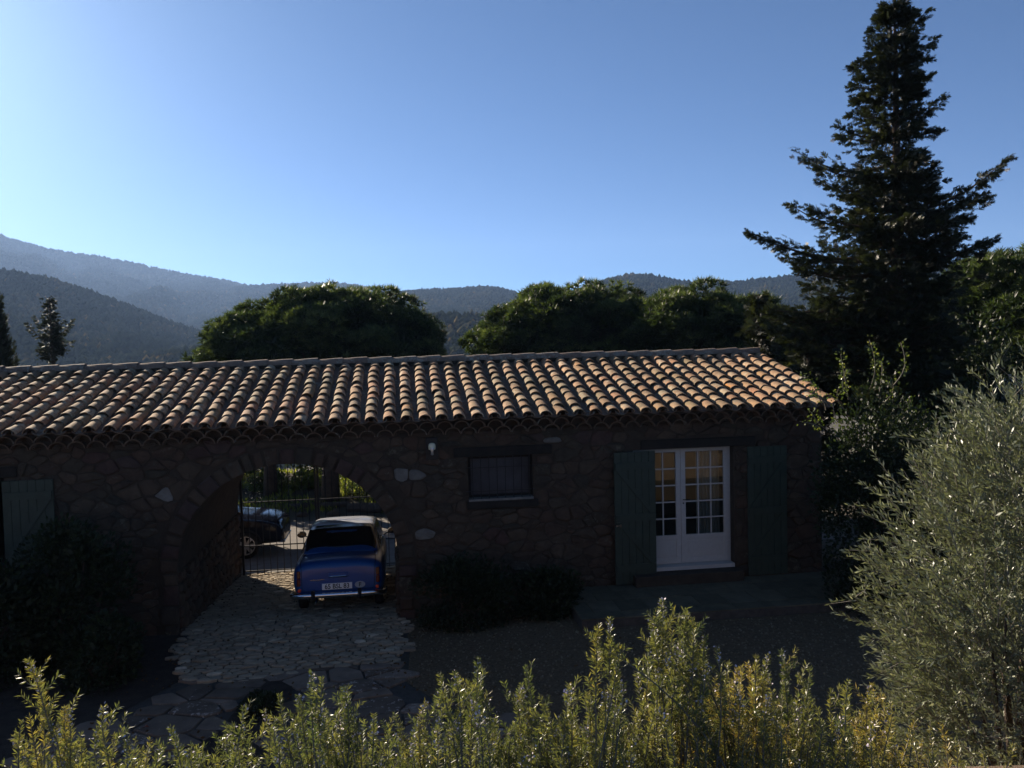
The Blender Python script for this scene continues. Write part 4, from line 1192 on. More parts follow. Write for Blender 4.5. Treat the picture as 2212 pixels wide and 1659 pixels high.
def pine_tree(x, y, ztop, rx, ry, rz, label, seed, lobes=70, tufts=95, lean=(0, 0), trunk_at=None, tr=0.22, skew=0.0, group='stone pines behind the house'):
    rng = np.random.default_rng(seed); zc = ztop - rz
    tx, ty = trunk_at or (x, y); zb = g1(tx, ty)
    root = thing('pine_tree', label, 'tree', Matrix.Translation((tx, ty, zb)), group)
    o = Vector((tx, ty, zb))
    tp = [Vector((tx, ty, zb - 0.1)), Vector((tx + 0.05, ty, zb + 1.5)), Vector((tx*.7 + x*.3, ty*.7 + y*.3, zc - 1.2)), Vector((x, y, zc + rz*.3))]
    b = MB(); b.tube([p - o for p in tp], [tr*1.25, tr, tr*.85, tr*.4], 10); b.build('trunk', MT['bark'], root, smooth=True)
    d = fib_dirs(lobes, rng, -0.35)
    r_ = rng.uniform(0.74, 0.99, lobes)
    C_ = np.stack([x + d[:, 0]*rx*r_, y + d[:, 1]*ry*r_, zc + np.where(d[:, 2] > 0, d[:, 2]*rz, d[:, 2]*rz*0.8)*r_], 1)
    C_[:, 2] += skew*(C_[:, 0] - x)
    lr = rng.uniform(0.34, 0.62, lobes)*min(1.15, rx/2.6)
    br = MB()
    for k in range(0, lobes, 4):
        p = Vector(C_[k]); m = (p + tp[2])/2 + Vector((0, 0, -0.25)); br.tube([tp[2] - o, m - o, p - o], [.07, .05, .02], 5)
    br.build('branch', MT['bark'], root, smooth=True)
    Vs = []; Fs = []; Ts = []; base = 0
    n = lobes*tufts; li = np.repeat(np.arange(lobes), tufts)
    e = fib_dirs(n, rng, -0.55)
    pos = C_[li] + e*(lr[li]*rng.uniform(.72, 1.05, n))[:, None]*np.array([1.12, 1.12, .82])
    dr = e*0.75 + np.array([0, 0, 0.75]) + d[li]*0.3
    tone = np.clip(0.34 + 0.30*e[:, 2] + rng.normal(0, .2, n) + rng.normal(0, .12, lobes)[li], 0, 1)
    for t in range(3):
        ix = np.where(np.arange(n) % 3 == t)[0]
        V, F, T = scatter(TUFTS[t][0], TUFTS[t][1], pos[ix] - np.array(o), dir_rot(dr[ix], rng), rng.uniform(.17, .27, len(ix)), tone[ix])
        Vs.append(V); Fs.append(F + base); Ts.append(T); base += len(V)
    # inner foliage that closes the crown
    n2 = int(n*0.22); e2 = fib_dirs(n2, rng, -0.6)*(rng.uniform(0.1, 0.75, n2)**0.5)[:, None]
    pos2 = np.stack([x + e2[:, 0]*rx, y + e2[:, 1]*ry, zc + e2[:, 2]*rz], 1)
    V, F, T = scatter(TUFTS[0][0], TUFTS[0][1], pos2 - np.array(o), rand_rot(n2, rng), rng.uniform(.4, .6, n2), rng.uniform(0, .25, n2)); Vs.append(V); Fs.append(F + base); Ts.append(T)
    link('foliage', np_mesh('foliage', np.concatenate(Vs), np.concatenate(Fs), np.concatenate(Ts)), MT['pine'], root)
    return root
pine_tree(-6.75, 28.8, 6.5, 4.2, 3.1, 2.45, 'broad umbrella-shaped stone pine above the left half of the roof ridge', 22, 190, 85, trunk_at=(-6.06, 27.0), tr=.25, skew=.11)
pine_tree(-8.9, 27.9, 5.0, 1.7, 1.7, 1.5, 'lower stone pine tucked under the left edge of the broad pine', 21, 45, 80, trunk_at=(-8.2, 27.6), tr=.19)
pine_tree(2.0, 29.0, 6.45, 3.4, 3.0, 2.35, 'wide rounded stone pine above the middle of the ridge', 23, 150, 85, skew=.05)
pine_tree(6.2, 26.0, 6.15, 2.5, 2.2, 2.2, 'smaller stone pine between the wide pine and the tall fir', 24, 85, 85)
pine_tree(15.2, 23.0, 7.1, 3.5, 3.0, 2.6, 'big stone pine at the right edge behind the olive tree', 25, 90, 90)
pine_tree(11.0, 24.5, 5.3, 2.6, 2.4, 2.2, 'low shaded stone pine behind the trunk of the tall fir', 26, 60, 80)

def spray_template(rng, n=21):
    V = []; F = []
    for k in range(n):
        t = k/(n-1); a = (1 if k % 2 else -1)*rng.uniform(.5, 1.1); ph = rng.uniform(-.5, .5)
        d = np.array([math.sin(a)*math.cos(ph), math.sin(a)*math.sin(ph), math.cos(a)]); L = 0.46*(1.1 - t*.6)
        s = np.array([0, 0, t*0.75]); w_ = np.cross(d, [0, 1, .2]); w_ /= np.linalg.norm(w_)
        b = len(V); V += [s + w_*.03, s - w_*.03, s + d*L*.5 - w_*.048, s + d*L, s + d*L*.5 + w_*.048]; F += [(b, b+1, b+2, b+3), (b, b+3, b+4, b+4)]
    F = [f for f in F if len(set(f)) == 4]
    V = np.array(V); F = np.array(F)
    return V, F
SPR_T = [spray_template(RNG) for _ in range(3)]
def conifer(x, y, zb, ztop, limbs, label, name, seed, tr=0.2, dens=42, size=0.3, group=None, bare=0.22):
    """limbs: (height on trunk, azimuth, length, rise of the tip)"""
    rng = np.random.default_rng(seed)
    root = thing(name, label, 'tree', Matrix.Translation((x, y, zb)), group)
    H = ztop - zb; b = MB(); b.tube([(0, 0, -.1), (0.02, 0, H*.3), (0.05, 0, H*.65), (0.0, 0, H)], [tr*1.15, tr*.85, tr*.5, .015], 9); b.build('trunk', MT['bark'], root, smooth=True)
    P = []; D = []; S = []; TN = []
    br = MB()
    for h, az, L, rise in limbs:
        d = np.array([math.sin(az), math.cos(az), 0.0]); p0 = np.array([0, 0, h - zb])
        sag = -0.10*L
        pts = [p0 + d*L*t + np.array([0, 0, rise*t*t + sag*math.sin(PI*t)*(1 if rise < .5 else .4)]) for t in np.linspace(0, 1, 6)]
        r0 = min(.06, .014 + .016*L); br.tube([tuple(p) for p in pts], [r0, r0*.8, r0*.62, r0*.45, r0*.3, r0*.12], 4, cap=False)
        n = int((dens*L + 8)*rng.uniform(.6, 1.3)); tt = rng.uniform(0.0, 1.0, n)**0.75; tt = bare + (1-bare)*tt if L > .5 else tt
        i0 = np.minimum((tt*5).astype(int), 4); fr_ = tt*5 - i0; PT = np.array(pts); c = PT[i0]*(1-fr_)[:, None] + PT[i0+1]*fr_[:, None]
        wid = (0.12 + 0.25*np.sin(PI*np.clip(tt, 0, 1))**.8)*min(1.25, .45 + L*.4)*(1 - .55*tt)
        side = np.array([d[1], -d[0], 0]); o1 = rng.normal(0, 1, n)*wid; o2 = rng.normal(-.12, .45, n)*wid
        c = c + side[None]*o1[:, None] + np.array([0, 0, 1.0])*o2[:, None]
        dr = d[None]*(.6 + tt[:, None]*.6) + side[None]*(o1/np.maximum(wid, .05)*.8)[:, None] + np.stack([rng.normal(0, .3, n), rng.normal(0, .3, n), rng.normal(.10, .4, n)], 1)
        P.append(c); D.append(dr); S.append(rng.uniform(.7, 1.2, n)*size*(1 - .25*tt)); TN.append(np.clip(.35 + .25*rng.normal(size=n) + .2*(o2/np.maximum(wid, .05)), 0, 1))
    br.build('branch', MT['bark'], root, smooth=True)
    P = np.concatenate(P); D = np.concatenate(D); S = np.concatenate(S); TN = np.concatenate(TN)
    Vs = []; Fs = []; Ts = []; base = 0
    R_ = dir_rot(D, rng)
    for t in range(3):
        ix = np.where(np.arange(len(P)) % 3 == t)[0]
        V, F, T_ = scatter(SPR_T[t][0], SPR_T[t][1], P[ix], R_[ix], S[ix], TN[ix]); Vs.append(V); Fs.append(F + base); Ts.append(T_); base += len(V)
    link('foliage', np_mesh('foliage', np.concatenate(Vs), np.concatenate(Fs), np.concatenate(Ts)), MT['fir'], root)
    return root
rt = random.Random(31)
L_, R__ = -PI/2, PI/2
TX = 8.34
limbs = []
def limb_to(xt, zt, h, side, daz=0.25):
    L = abs(xt - TX); h -= rt.uniform(-.15, .12); limbs.append((h, side + rt.uniform(-daz, daz), L, zt - h))
# the limbs that make the outline, tip (x, z) and height where they leave the trunk
for xt, zt, h in ((8.10, 11.5, 11.25), (7.85, 11.1, 10.9), (7.75, 10.8, 10.6), (7.62, 10.45, 10.45), (7.45, 10.35, 10.3), (7.5, 10.15, 10.1), (7.43, 9.9, 9.95), (7.5, 9.65, 9.65), (7.3, 9.25, 9.2), (7.08, 9.08, 9.0), (7.1, 8.85, 8.75),
                  (6.30, 8.68, 8.2), (6.55, 8.2, 8.0), (6.75, 7.95, 7.8), (6.15, 7.5, 7.15), (6.4, 7.3, 7.0), (5.28, 6.97, 6.35), (5.75, 6.75, 6.2), (5.95, 6.4, 6.1), (6.3, 6.1, 5.9), (6.2, 5.7, 5.6), (6.6, 5.35, 5.3), (6.2, 5.0, 5.1), (6.5, 4.7, 4.8), (5.9, 4.5, 4.6), (6.6, 4.3, 4.4), (6.2, 3.9, 4.1)):
    limb_to(xt, zt, h, L_)
for xt, zt, h in ((8.8, 11.5, 11.2), (9.02, 11.48, 11.05), (8.8, 11.0, 10.9), (9.1, 10.76, 10.6), (8.8, 10.5, 10.45), (9.08, 10.5, 10.3), (9.08, 10.1, 10.15), (8.85, 9.9, 9.9), (9.32, 9.62, 9.3), (9.0, 9.3, 9.2), (8.95, 9.1, 9.0), (9.25, 8.88, 8.8), (8.98, 8.55, 8.5), (8.98, 8.3, 8.3), (8.95, 8.0, 8.0),
                  (10.6, 8.25, 7.25), (10.45, 7.55, 7.3), (9.7, 7.4, 7.1), (9.5, 7.1, 6.9), (9.85, 7.02, 6.75), (9.7, 6.7, 6.5), (9.6, 6.4, 6.3), (10.0, 6.5, 6.05), (9.9, 5.9, 5.8), (9.6, 5.5, 5.5), (9.9, 5.1, 5.2), (9.5, 4.7, 4.8), (9.9, 4.4, 4.5), (9.6, 4.0, 4.2)):
    limb_to(xt, zt, h, R__)
h = 11.4
while h > 3.2:
    env = float(np.interp(h, [4, 6.5, 7.5, 8.5, 10, 11, 11.7], [2.2, 2.1, 1.75, 1.1, .72, .42, .10]))
    for k in range(2 if h > 8 else 3):
        az = rt.choice((0, PI)) + rt.uniform(-1.0, 1.0)
        limbs.append((h + rt.uniform(-.1, .1), az, env*rt.uniform(.45, .9), rt.uniform(-.15, .35)))
    if h > 6.2 and rt.random() < .7: limbs.append((h, rt.choice((L_, R__)) + rt.uniform(-.5, .5), env*rt.uniform(.4, .75), rt.uniform(-.1, .3)))
    h -= 0.17
for k in range(10): limbs.append((11.55 - k*.04, rt.uniform(0, 6.28), .12 + k*.025, .18))
for hh, az, L, ri in ((4.95, -1.75, 3.3, -.1), (5.25, -1.70, 3.1, -.25), (4.75, -1.82, 3.0, 0.0), (5.5, -1.72, 2.9, -.35), (4.6, -1.88, 2.7, .15), (5.1, -1.65, 2.6, 0.0)): limbs.append((hh, az, L, ri))
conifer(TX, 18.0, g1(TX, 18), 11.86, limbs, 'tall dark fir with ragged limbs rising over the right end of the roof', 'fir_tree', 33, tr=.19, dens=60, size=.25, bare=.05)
def auto_limbs(zb, zt, wmax, seed, step=.16, lo=.25, rise=.2):
    r_ = random.Random(seed); out = []; h = zb + (zt-zb)*.08
    while h < zt - .05:
        t = (h - zb)/(zt - zb)
        for k in range(4): out.append((h + r_.uniform(-.06, .06), r_.uniform(0, 2*PI), max(.08, wmax*(1-t)**.8*r_.uniform(.55, 1.05)), r_.uniform(-.1, rise)))
        h += step
    return out
conifer(5.75, 19.2, g1(5.75, 19.2), 5.55, auto_limbs(0.6, 5.55, 1.35, 3), 'young fir standing behind the right end of the ridge', 'fir_tree', 34, tr=.1, dens=60, size=.24, bare=.1)
conifer(7.0, 19.6, g1(7.0, 19.6), 5.0, auto_limbs(0.4, 5.0, 1.5, 5), 'dense low fir between the young fir and the tall fir trunk', 'fir_tree', 38, tr=.1, dens=60, size=.24, bare=.1)
# small spruce on the left with raised arms
sl_ = auto_limbs(4.4, 7.05, .62, 9, .13)
sl_ += auto_limbs(0.0, 4.6, .9, 19, .22)
for az, L, h, rise in ((L_-.1, .98, 5.25, .75), (L_+.15, .75, 5.5, .85), (R__, .95, 5.35, .75), (R__+.2, .75, 5.85, .25), (R__-.2, .9, 4.9, .3), (L_, .6, 4.7, .1)): sl_.append((h, az, L, rise))
conifer(-19.95, 36.0, g1(-20, 36), 7.1, sl_, 'small ragged spruce with raised side branches beside the cypress', 'spruce_tree', 35, tr=.16, dens=70, size=.19)

def cypress(x, y, ztop, r_, label, seed):
    rng = np.random.default_rng(seed); zb = g1(x, y)
    root = thing('cypress_tree', label, 'tree', Matrix.Translation((x, y, zb)))
    H = ztop - zb; b = MB(); b.tube([(0, 0, -.1), (0, 0, H*.9)], [.16, .03], 8); b.build('trunk', MT['bark'], root)
    n = 7000; t = rng.uniform(0.04, 1, n); a = rng.uniform(0, 2*PI, n)
    prof = np.interp(t, [0, .1, .35, .6, .85, 1], [.55, .9, 1.0, .82, .42, .03])*r_
    rad = prof*np.sqrt(rng.uniform(.25, 1.05, n))*(1 + .15*np.sin(a*5 + t*30))
    pos = np.stack([rad*np.cos(a), rad*np.sin(a), t*H], 1); dr = np.stack([np.cos(a)*.4, np.sin(a)*.4, np.ones(n)], 1) + rng.normal(0, .2, (n, 3))
    V, F, T_ = scatter(SPR_T[0][0], SPR_T[0][1], pos, dir_rot(dr, rng), rng.uniform(.2, .34, n), np.clip(rng.normal(.3, .2, n), 0, 1))
    link('foliage', np_mesh('foliage', V, F, T_), MT['fir'], root)
cypress(-19.95, 31.5, 8.2, .98, 'dark columnar cypress at the left edge beyond the roof', 40)

def shrub(x, y, rx, ry, z0, z1, n, size, mat, label, seed, name='shrub', cat='shrub', group=None, lumps=10, tone0=.35, aspect=.55, fol='foliage'):
    """leafy bush: leaves on a few overlapping lumps, stems inside"""
    rng = np.random.default_rng(seed); zg = g1(x, y)
    root = thing(name, label, cat, Matrix.Translation((x, y, zg)), group)
    rz = (z1-z0)/2; zc = (z1+z0)/2 - zg
    d = fib_dirs(lumps, rng, -.6); C_ = d*np.array([rx, ry, rz])*.58; C_[:, 2] += zc
    b = MB()
    for k in range(min(lumps, 7)):
        c = C_[k]; b.tube([(c[0]*.1, c[1]*.1, 0), tuple(c*np.array([.6, .6, .55])), tuple(c)], [.035, .025, .01], 5)
    b.build('stem', MT['bark'], root, smooth=True)
    li = rng.integers(0, lumps, n); e = fib_dirs(n, rng, -.8); q = rng.uniform(.55, 1.05, n)
    pos = C_[li] + e*np.array([rx, ry, rz])*(.50*q)[:, None]*rng.uniform(.8, 1.1, lumps)[li][:, None]
    sk = rng.random(n) < .22; aa_ = rng.uniform(0, 2*PI, n); qq = np.sqrt(rng.uniform(.1, .8, n)); pos[sk] = np.stack([rx*qq*np.cos(aa_), ry*qq*np.sin(aa_), rng.uniform(.02, .5, n)*max(.2, zc)], 1)[sk] if z0 < .3 else pos[sk]
    pos[:, 2] = np.maximum(pos[:, 2], .03)
    dr = e*.7 + rng.normal(0, .5, (n, 3)) + np.array([0, 0, .35])
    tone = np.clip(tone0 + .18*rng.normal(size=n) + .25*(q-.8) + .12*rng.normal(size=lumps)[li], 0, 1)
    sc = rng.uniform(.7, 1.25, n)*size
    V, F, T_ = scatter(LEAF_V, LEAF_F, pos, dir_rot(dr, rng), np.stack([sc*aspect, sc*aspect, sc], 1), tone)
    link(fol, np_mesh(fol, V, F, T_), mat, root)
    return root
# shrubs in front of the wall
def at_b(u, v): 
    p = B2W(u, v); return p.x, p.y
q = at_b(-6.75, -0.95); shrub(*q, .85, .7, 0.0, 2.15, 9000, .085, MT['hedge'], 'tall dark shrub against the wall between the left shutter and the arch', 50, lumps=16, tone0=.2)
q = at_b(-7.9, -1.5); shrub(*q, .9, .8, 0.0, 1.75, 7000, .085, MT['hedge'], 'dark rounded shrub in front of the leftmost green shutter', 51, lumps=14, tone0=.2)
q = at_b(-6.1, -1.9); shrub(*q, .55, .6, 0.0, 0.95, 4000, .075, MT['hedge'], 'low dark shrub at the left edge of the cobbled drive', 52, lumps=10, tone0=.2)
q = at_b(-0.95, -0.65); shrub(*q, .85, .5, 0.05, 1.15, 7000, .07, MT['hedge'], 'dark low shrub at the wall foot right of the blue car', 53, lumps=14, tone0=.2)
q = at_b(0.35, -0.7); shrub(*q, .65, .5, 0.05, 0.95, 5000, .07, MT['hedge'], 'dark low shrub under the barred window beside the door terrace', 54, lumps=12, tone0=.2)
# the planting bed in the paving
q = at_b(-3.75, -3.3); shrub(*q, .24, .40, 0.0, .22, 1100, .05, MT['hedge'], 'small brownish plant in the soil bed between the two paved paths', 55, lumps=7, tone0=.25)
# leafy shrub at the right corner of the house, its tips in the sun
pear = shrub(5.95, 13.1, 1.15, .85, 0.2, 3.75, 17000, .07, MT['hedge'], 'tall leafy shrub at the right corner of the house with sunlit yellow-green tips', 56, lumps=24, tone0=.22, aspect=.6)
rng = np.random.default_rng(57)
po = np.array(pear.location); P = []; D = []; T0 = []; S0 = []
bb = MB()
for tip, L in (((4.62, 13.25, 3.98), .5), ((4.72, 13.1, 3.72), .35), ((5.25, 13.2, 4.28), .75), ((5.32, 13.15, 4.05), .55), ((5.18, 13.1, 3.75), .4), ((5.75, 13.3, 4.5), .8), ((5.95, 13.3, 4.15), .6), ((6.3, 13.4, 4.45), .7), ((6.05, 13.2, 3.9), .45), ((4.75, 13.15, 3.38), .35), ((4.58, 13.15, 3.22), .3), ((5.65, 13.15, 3.25), .35), ((6.4, 13.3, 3.55), .4), ((5.1, 13.15, 3.5), .35)):
    tip = np.array(tip); base = np.array([tip[0]*.7 + 6.0*.3, 13.45, tip[2] - L])
    bend = rng.normal(0, .06, 3)
    pts = [base*(1-t) + tip*t + bend*math.sin(PI*t) for t in np.linspace(0, 1, 7)]
    bb.tube([tuple(p - po) for p in pts], [.010, .009, .008, .007, .006, .005, .003], 5)
    for k in range(int(46*L/.5)):
        t = rng.uniform(.25, 1.0); p = base*(1-t) + tip*t + bend*math.sin(PI*t)
        dd = rng.normal(0, 1, 3); dd[2] += .2; P.append(p - po + dd*.035); D.append(dd); T0.append(np.clip(rng.normal(.42, .25), 0, 1)); S0.append(rng.uniform(.035, .065))
bb.build('twig', MT['bark_grey'], pear, smooth=True)
S0 = np.array(S0); V, F, T_ = scatter(LEAF_V, LEAF_F, np.array(P), dir_rot(np.array(D), rng), np.stack([S0*.6, S0*.6, S0], 1), np.array(T0))
link('sunlit_foliage', np_mesh('sunlit_foliage', V, F, T_), MT['lime'], pear)
# dark masses behind on the right
shrub(7.2, 15.4, .8, .9, 0.2, 3.0, 6000, .09, MT['hedge'], 'dark evergreen shrub squeezed between the house end and the big shrubs', 68, lumps=14, tone0=.2)
shrub(8.6, 15.6, 1.5, 1.0, 0.2, 3.6, 11000, .10, MT['hedge'], 'dark evergreen shrub under the tall fir', 58, lumps=22, tone0=.2)
shrub(11.0, 15.2, 1.6, 1.2, 0.2, 4.4, 12000, .10, MT['hedge'], 'big dark evergreen shrub behind the olive tree', 59, lumps=22, tone0=.2)
shrub(7.9, 12.2, 1.0, .9, 0.1, 2.4, 8000, .085, MT['hedge'], 'dark low shrub between the house corner and the olive tree', 60, lumps=16, tone0=.18)
shrub(10.2, 19.0, 1.8, 1.2, 0.2, 5.2, 10000, .12, MT['hedge'], 'dark tall thicket right of the fir trunk', 69, lumps=24, tone0=.22)
# beyond the road
shrub(-8.4, 28.2, .75, .6, -.6, .45, 2600, .11, MT['lime'], 'sunlit yellow-green bush left of the pine trunk across the road', 61, group='bushes across the road', tone0=.3)
shrub(-7.15, 28.4, .65, .6, -.6, .35, 2400, .11, MT['lime'], 'sunlit yellow-green bush touching the pine trunk across the road', 62, group='bushes across the road', tone0=.3)
shrub(-4.9, 27.6, .95, .7, -.5, 1.7, 5000, .085, MT['hedge'], 'glossy dark bush right of the pine trunk across the road', 63, group='bushes across the road', tone0=.55)
shrub(-11.0, 31.5, 2.2, 1.2, -.6, 3.2, 8000, .16, MT['hedge'], 'dark thicket behind the parked SUV', 64, group='bushes across the road', tone0=.25)
shrub(-7.2, 33.5, 2.6, 1.3, -.6, 3.4, 9000, .16, MT['hedge'], 'dark thicket filling the gap between the two pine trunks', 65, group='bushes across the road', tone0=.3)
shrub(-3.2, 32.0, 2.2, 1.2, -.6, 3.2, 8000, .16, MT['hedge'], 'dark thicket behind the glossy bush', 66, group='bushes across the road', tone0=.3)
for n_, (x, y, rot, L, rr_) in enumerate(((-6.3, 26.6, .12, 1.9, .10), (-4.6, 26.3, -.08, 1.5, .16))):
    b = MB(); b.tube([(-L/2, 0, 0), (-L*.15, .03, .01), (L*.2, -.02, 0), (L/2, .02, .02)], [rr_, rr_*1.08, rr_*.98, rr_*.9], 9)
    tag(b.build('log', MT['log'], smooth=False, mw=Matrix.Translation((x, y, g1(x, y)+rr_*.8)) @ Matrix.Rotation(rot, 4, 'Z')), ('thin grey log lying in the grass left of the pine trunk', 'thick dark log lying in the grass right of the pine trunk')[n_], 'log')
for n_, (x, y, s) in enumerate(((-7.4, 25.95, .26), (-6.75, 26.0, .22), (-5.75, 26.1, .24))):
    pebble_obj('rock', x, y, s, MT['stone'], ('dark rock at the road edge, leftmost of three', 'small dark rock at the road edge, middle of three', 'dark rock at the road edge by the pine trunk')[n_], 'rock', -.08)
# grass on the bank
rng = np.random.default_rng(70); n = 16000
gx = rng.uniform(-13, 3, n); gy = rng.uniform(26.1, 32, n); k = fbm(gx*.9, gy*.9, 3, 5) > .40; gx, gy = gx[k], gy[k]; n = len(gx)
pos = np.stack([gx, gy, G(gx, gy)], 1); dr = np.stack([rng.normal(0, .35, n), rng.normal(0, .35, n), np.ones(n)], 1)
s_ = rng.uniform(.10, .26, n); V, F, T_ = scatter(LEAF_V, LEAF_F, pos, dir_rot(dr, rng), np.stack([s_*.25, s_*.25, s_], 1), np.clip(rng.normal(.45, .22, n), 0, 1))
stuff(link('grass', np_mesh('grass', V, F, T_), MT['grass']))

# leaf litter round the drive
rng = np.random.default_rng(71); lp_ = []
while len(lp_) < 650:
    u_, v_ = rng.uniform(-8, 2), rng.uniform(-5.5, 4.6)
    if v_ > 0 and not (-5.4 < u_ < -2.1): continue
    if rng.random() < (.9 if abs(u_ + 5.3) < .5 or abs(u_ + 2.0) < .45 or in_poly(u_, v_, bed_poly) else .16): lp_.append((u_, v_))
lw = np.array([B2W(a, b_) for a, b_ in lp_]); lw[:, 2] = G(lw[:, 0], lw[:, 1]) + .055
n = len(lw); dr = np.stack([rng.normal(0, 1, n), rng.normal(0, 1, n), rng.uniform(-.2, .3, n)], 1); s_ = rng.uniform(.025, .06, n)
V, F, T_ = scatter(LEAF_V, LEAF_F, lw, dir_rot(dr, rng, PI/2), np.stack([s_*.6, s_*.6, s_], 1), rng.uniform(.3, 1, n))
MT['litter'] = mat_leaf('dead_leaves', [(0, (0.05, 0.03, 0.015)), (1, (0.13, 0.08, 0.035))], 0.8, 0.2, 0.2, 1.2)
stuff(link('leaf_litter', np_mesh('leaf_litter', V, F, T_), MT['litter']))

# ------------------------------------------------------------------ olive tree, right foreground
def olive_tree(x, y, label, seed):
    rng = np.random.default_rng(seed); zg = g1(x, y); o = np.array([x, y, zg])
    sh = np.array([.2, 0, 0])
    root = thing('olive_tree', label, 'tree', Matrix.Translation(tuple(o)))
    E_ = [((3.3, 5.6, 2.75), (.98, .95, 1.05), 780), ((3.40, 5.6, 3.38), (.62, .65, .78), 600), ((4.15, 5.8, 3.0), (.9, .9, 1.15), 380), ((3.35, 5.45, 1.85), (.95, .9, .95), 820), ((3.0, 5.5, 2.3), (.6, .6, .7), 320)]
    b = MB(); b.tube([(0, 0, -.1), (.03, 0, .5), (-.02, .02, 1.0)], [.16, .12, .11], 10)
    b.build('trunk', MT['bark_grey'], root, smooth=True)
    br = MB(); tw = MB(); P = []; D = []; TN = []; S = []; RL = []
    for c, r_, n in E_:
        c = np.array(c) + sh; r_ = np.array(r_)
        for k in range(3):
            e = fib_dirs(1, rng, -.2)[0]; tip = c + e*r_*.75 - o; m = (tip*.5 + np.array([0, 0, .75])*.5) + rng.normal(0, .06, 3)
            br.tube([(-.02, .02, .95), tuple(m), tuple(tip)], [.034, .02, .006], 6)
        e = fib_dirs(n, rng, -.9); q = rng.uniform(.35, .98, n)**.6
        for k in range(n):
            p0 = c + e[k]*r_*q[k]
            dr = e[k]*np.array([.75, .75, .45]) + np.array([-.10, 0, .62]) + rng.normal(0, .25, 3); dr /= np.linalg.norm(dr)
            L = rng.uniform(.20, .42); cv_ = rng.normal(0, .05, 3) + np.array([0, 0, .03])
            p1 = p0 + dr*L; tw.tube([tuple(p0 - o), tuple((p0+p1)/2 + cv_ - o), tuple(p1 - o)], [.0032, .0025, .0012], 4, cap=False)
            nl = int(L/.013); base_roll = rng.uniform(0, PI)
            side0 = np.cross(dr, [0.3, .2, 1]); side0 /= np.linalg.norm(side0); side1 = np.cross(dr, side0)
            for j in range(nl):
                t = (j+.5)/nl; p = p0*(1-t)+p1*t + cv_*math.sin(PI*t); a = base_roll + (j % 2)*PI + (j//2)*PI/2
                s_ = side0*math.cos(a) + side1*math.sin(a)
                d_ = dr*rng.uniform(.7, 1.2) + s_*rng.uniform(.4, .85); P.append(p - o); D.append(d_); TN.append(np.clip(rng.normal(.45, .22) + (.5 if rng.random() < .06 else 0), 0, 1)); S.append(rng.uniform(.045, .074)*(1.05 - .3*t))
    br.build('branch', MT['bark'], root, smooth=True); tw.build('twig', MT['bark_grey'], root)
    P = np.array(P); D = np.array(D); S = np.array(S)
    V, F, T_ = scatter(LEAF_V*np.array([1, 1.0, 1]), LEAF_F, P, dir_rot(D, rng), np.stack([S*.25, S*.3, S], 1), np.array(TN))
    link('foliage', np_mesh('foliage', V, F, T_), MT['olive'], root)
    return root
olive_tree(3.55, 5.75, 'grey-green olive tree filling the right foreground', 80)

# ------------------------------------------------------------------ rosemary along the terrace edge
TIPS = [(-2.36,3.77,2.77),(-2.14,3.62,3.14),(-2.09,3.47,3.26),(-2.05,3.65,2.89),(-1.98,3.53,3.02),(-1.98,3.66,2.82),(-1.73,3.38,3.09),(-1.72,3.77,2.76),(-1.63,3.36,2.96),(-1.5,3.48,2.95),(-1.42,3.47,2.85),(-1.4,3.85,2.74),(-1.22,3.59,2.98),(-1.19,3.77,2.88),(-1.06,3.59,3.03),(-1.0,3.67,2.99),(-0.89,3.67,3.07),(-0.89,3.78,2.86),(-0.87,3.43,3.19),(-0.81,3.72,2.99),(-0.78,3.61,3.05),(-0.76,3.69,2.88),(-0.61,3.38,3.0),(-0.57,3.64,2.81),(-0.48,3.73,2.75),(-0.42,3.65,2.96),(-0.34,3.5,3.14),(-0.27,3.37,3.2),(-0.24,3.78,2.99),(-0.18,3.59,3.17),(-0.16,3.71,3.07),(-0.11,3.75,2.84),(-0.04,3.79,2.93),(0.01,3.81,2.96),(0.03,3.71,3.08),(0.09,3.55,3.01),(0.21,3.46,3.1),(0.22,3.57,3.05),(0.32,3.82,2.91),(0.34,3.42,3.37),(0.39,3.46,3.38),(0.39,3.79,2.87),(0.41,3.4,3.02),(0.55,3.8,3.0),(0.59,3.54,3.28),(0.59,3.6,3.32),(0.64,3.63,3.03),(0.68,3.83,3.34),(0.69,3.57,3.36),(0.69,3.71,2.93),(0.75,3.5,3.36),(0.76,3.66,3.33),(0.81,3.53,3.27),(0.94,3.64,3.11),(0.94,3.84,2.92),(0.95,3.49,3.03),(0.98,3.64,3.08),(1.04,3.38,3.07),(1.07,3.8,3.04),(1.08,3.69,3.11),(1.17,3.81,3.07),(1.22,3.78,3.1),(1.32,3.85,2.96),(1.39,3.43,3.1),(1.42,3.69,2.95),(1.59,3.78,2.8),(1.64,3.78,2.93),(1.72,3.83,2.82)]
BUSHES = [(-2.05, 'green rosemary bush with the tallest spike at the far left end of the row'), (-1.45, 'thin rosemary clump with short spikes left of the drive'), (-0.82, 'bushy flowering rosemary clump in front of the blue car'), (-0.25, 'rosemary clump with one tall flowering spike below the arch pier'),
          (0.25, 'full green rosemary bush below the barred window'), (0.66, 'tallest rosemary bush with long leaning sprigs below the French door'), (1.05, 'golden yellow rosemary bush left of the gap'), (1.60, 'yellowing rosemary bush with bare twigs beside the olive tree')]
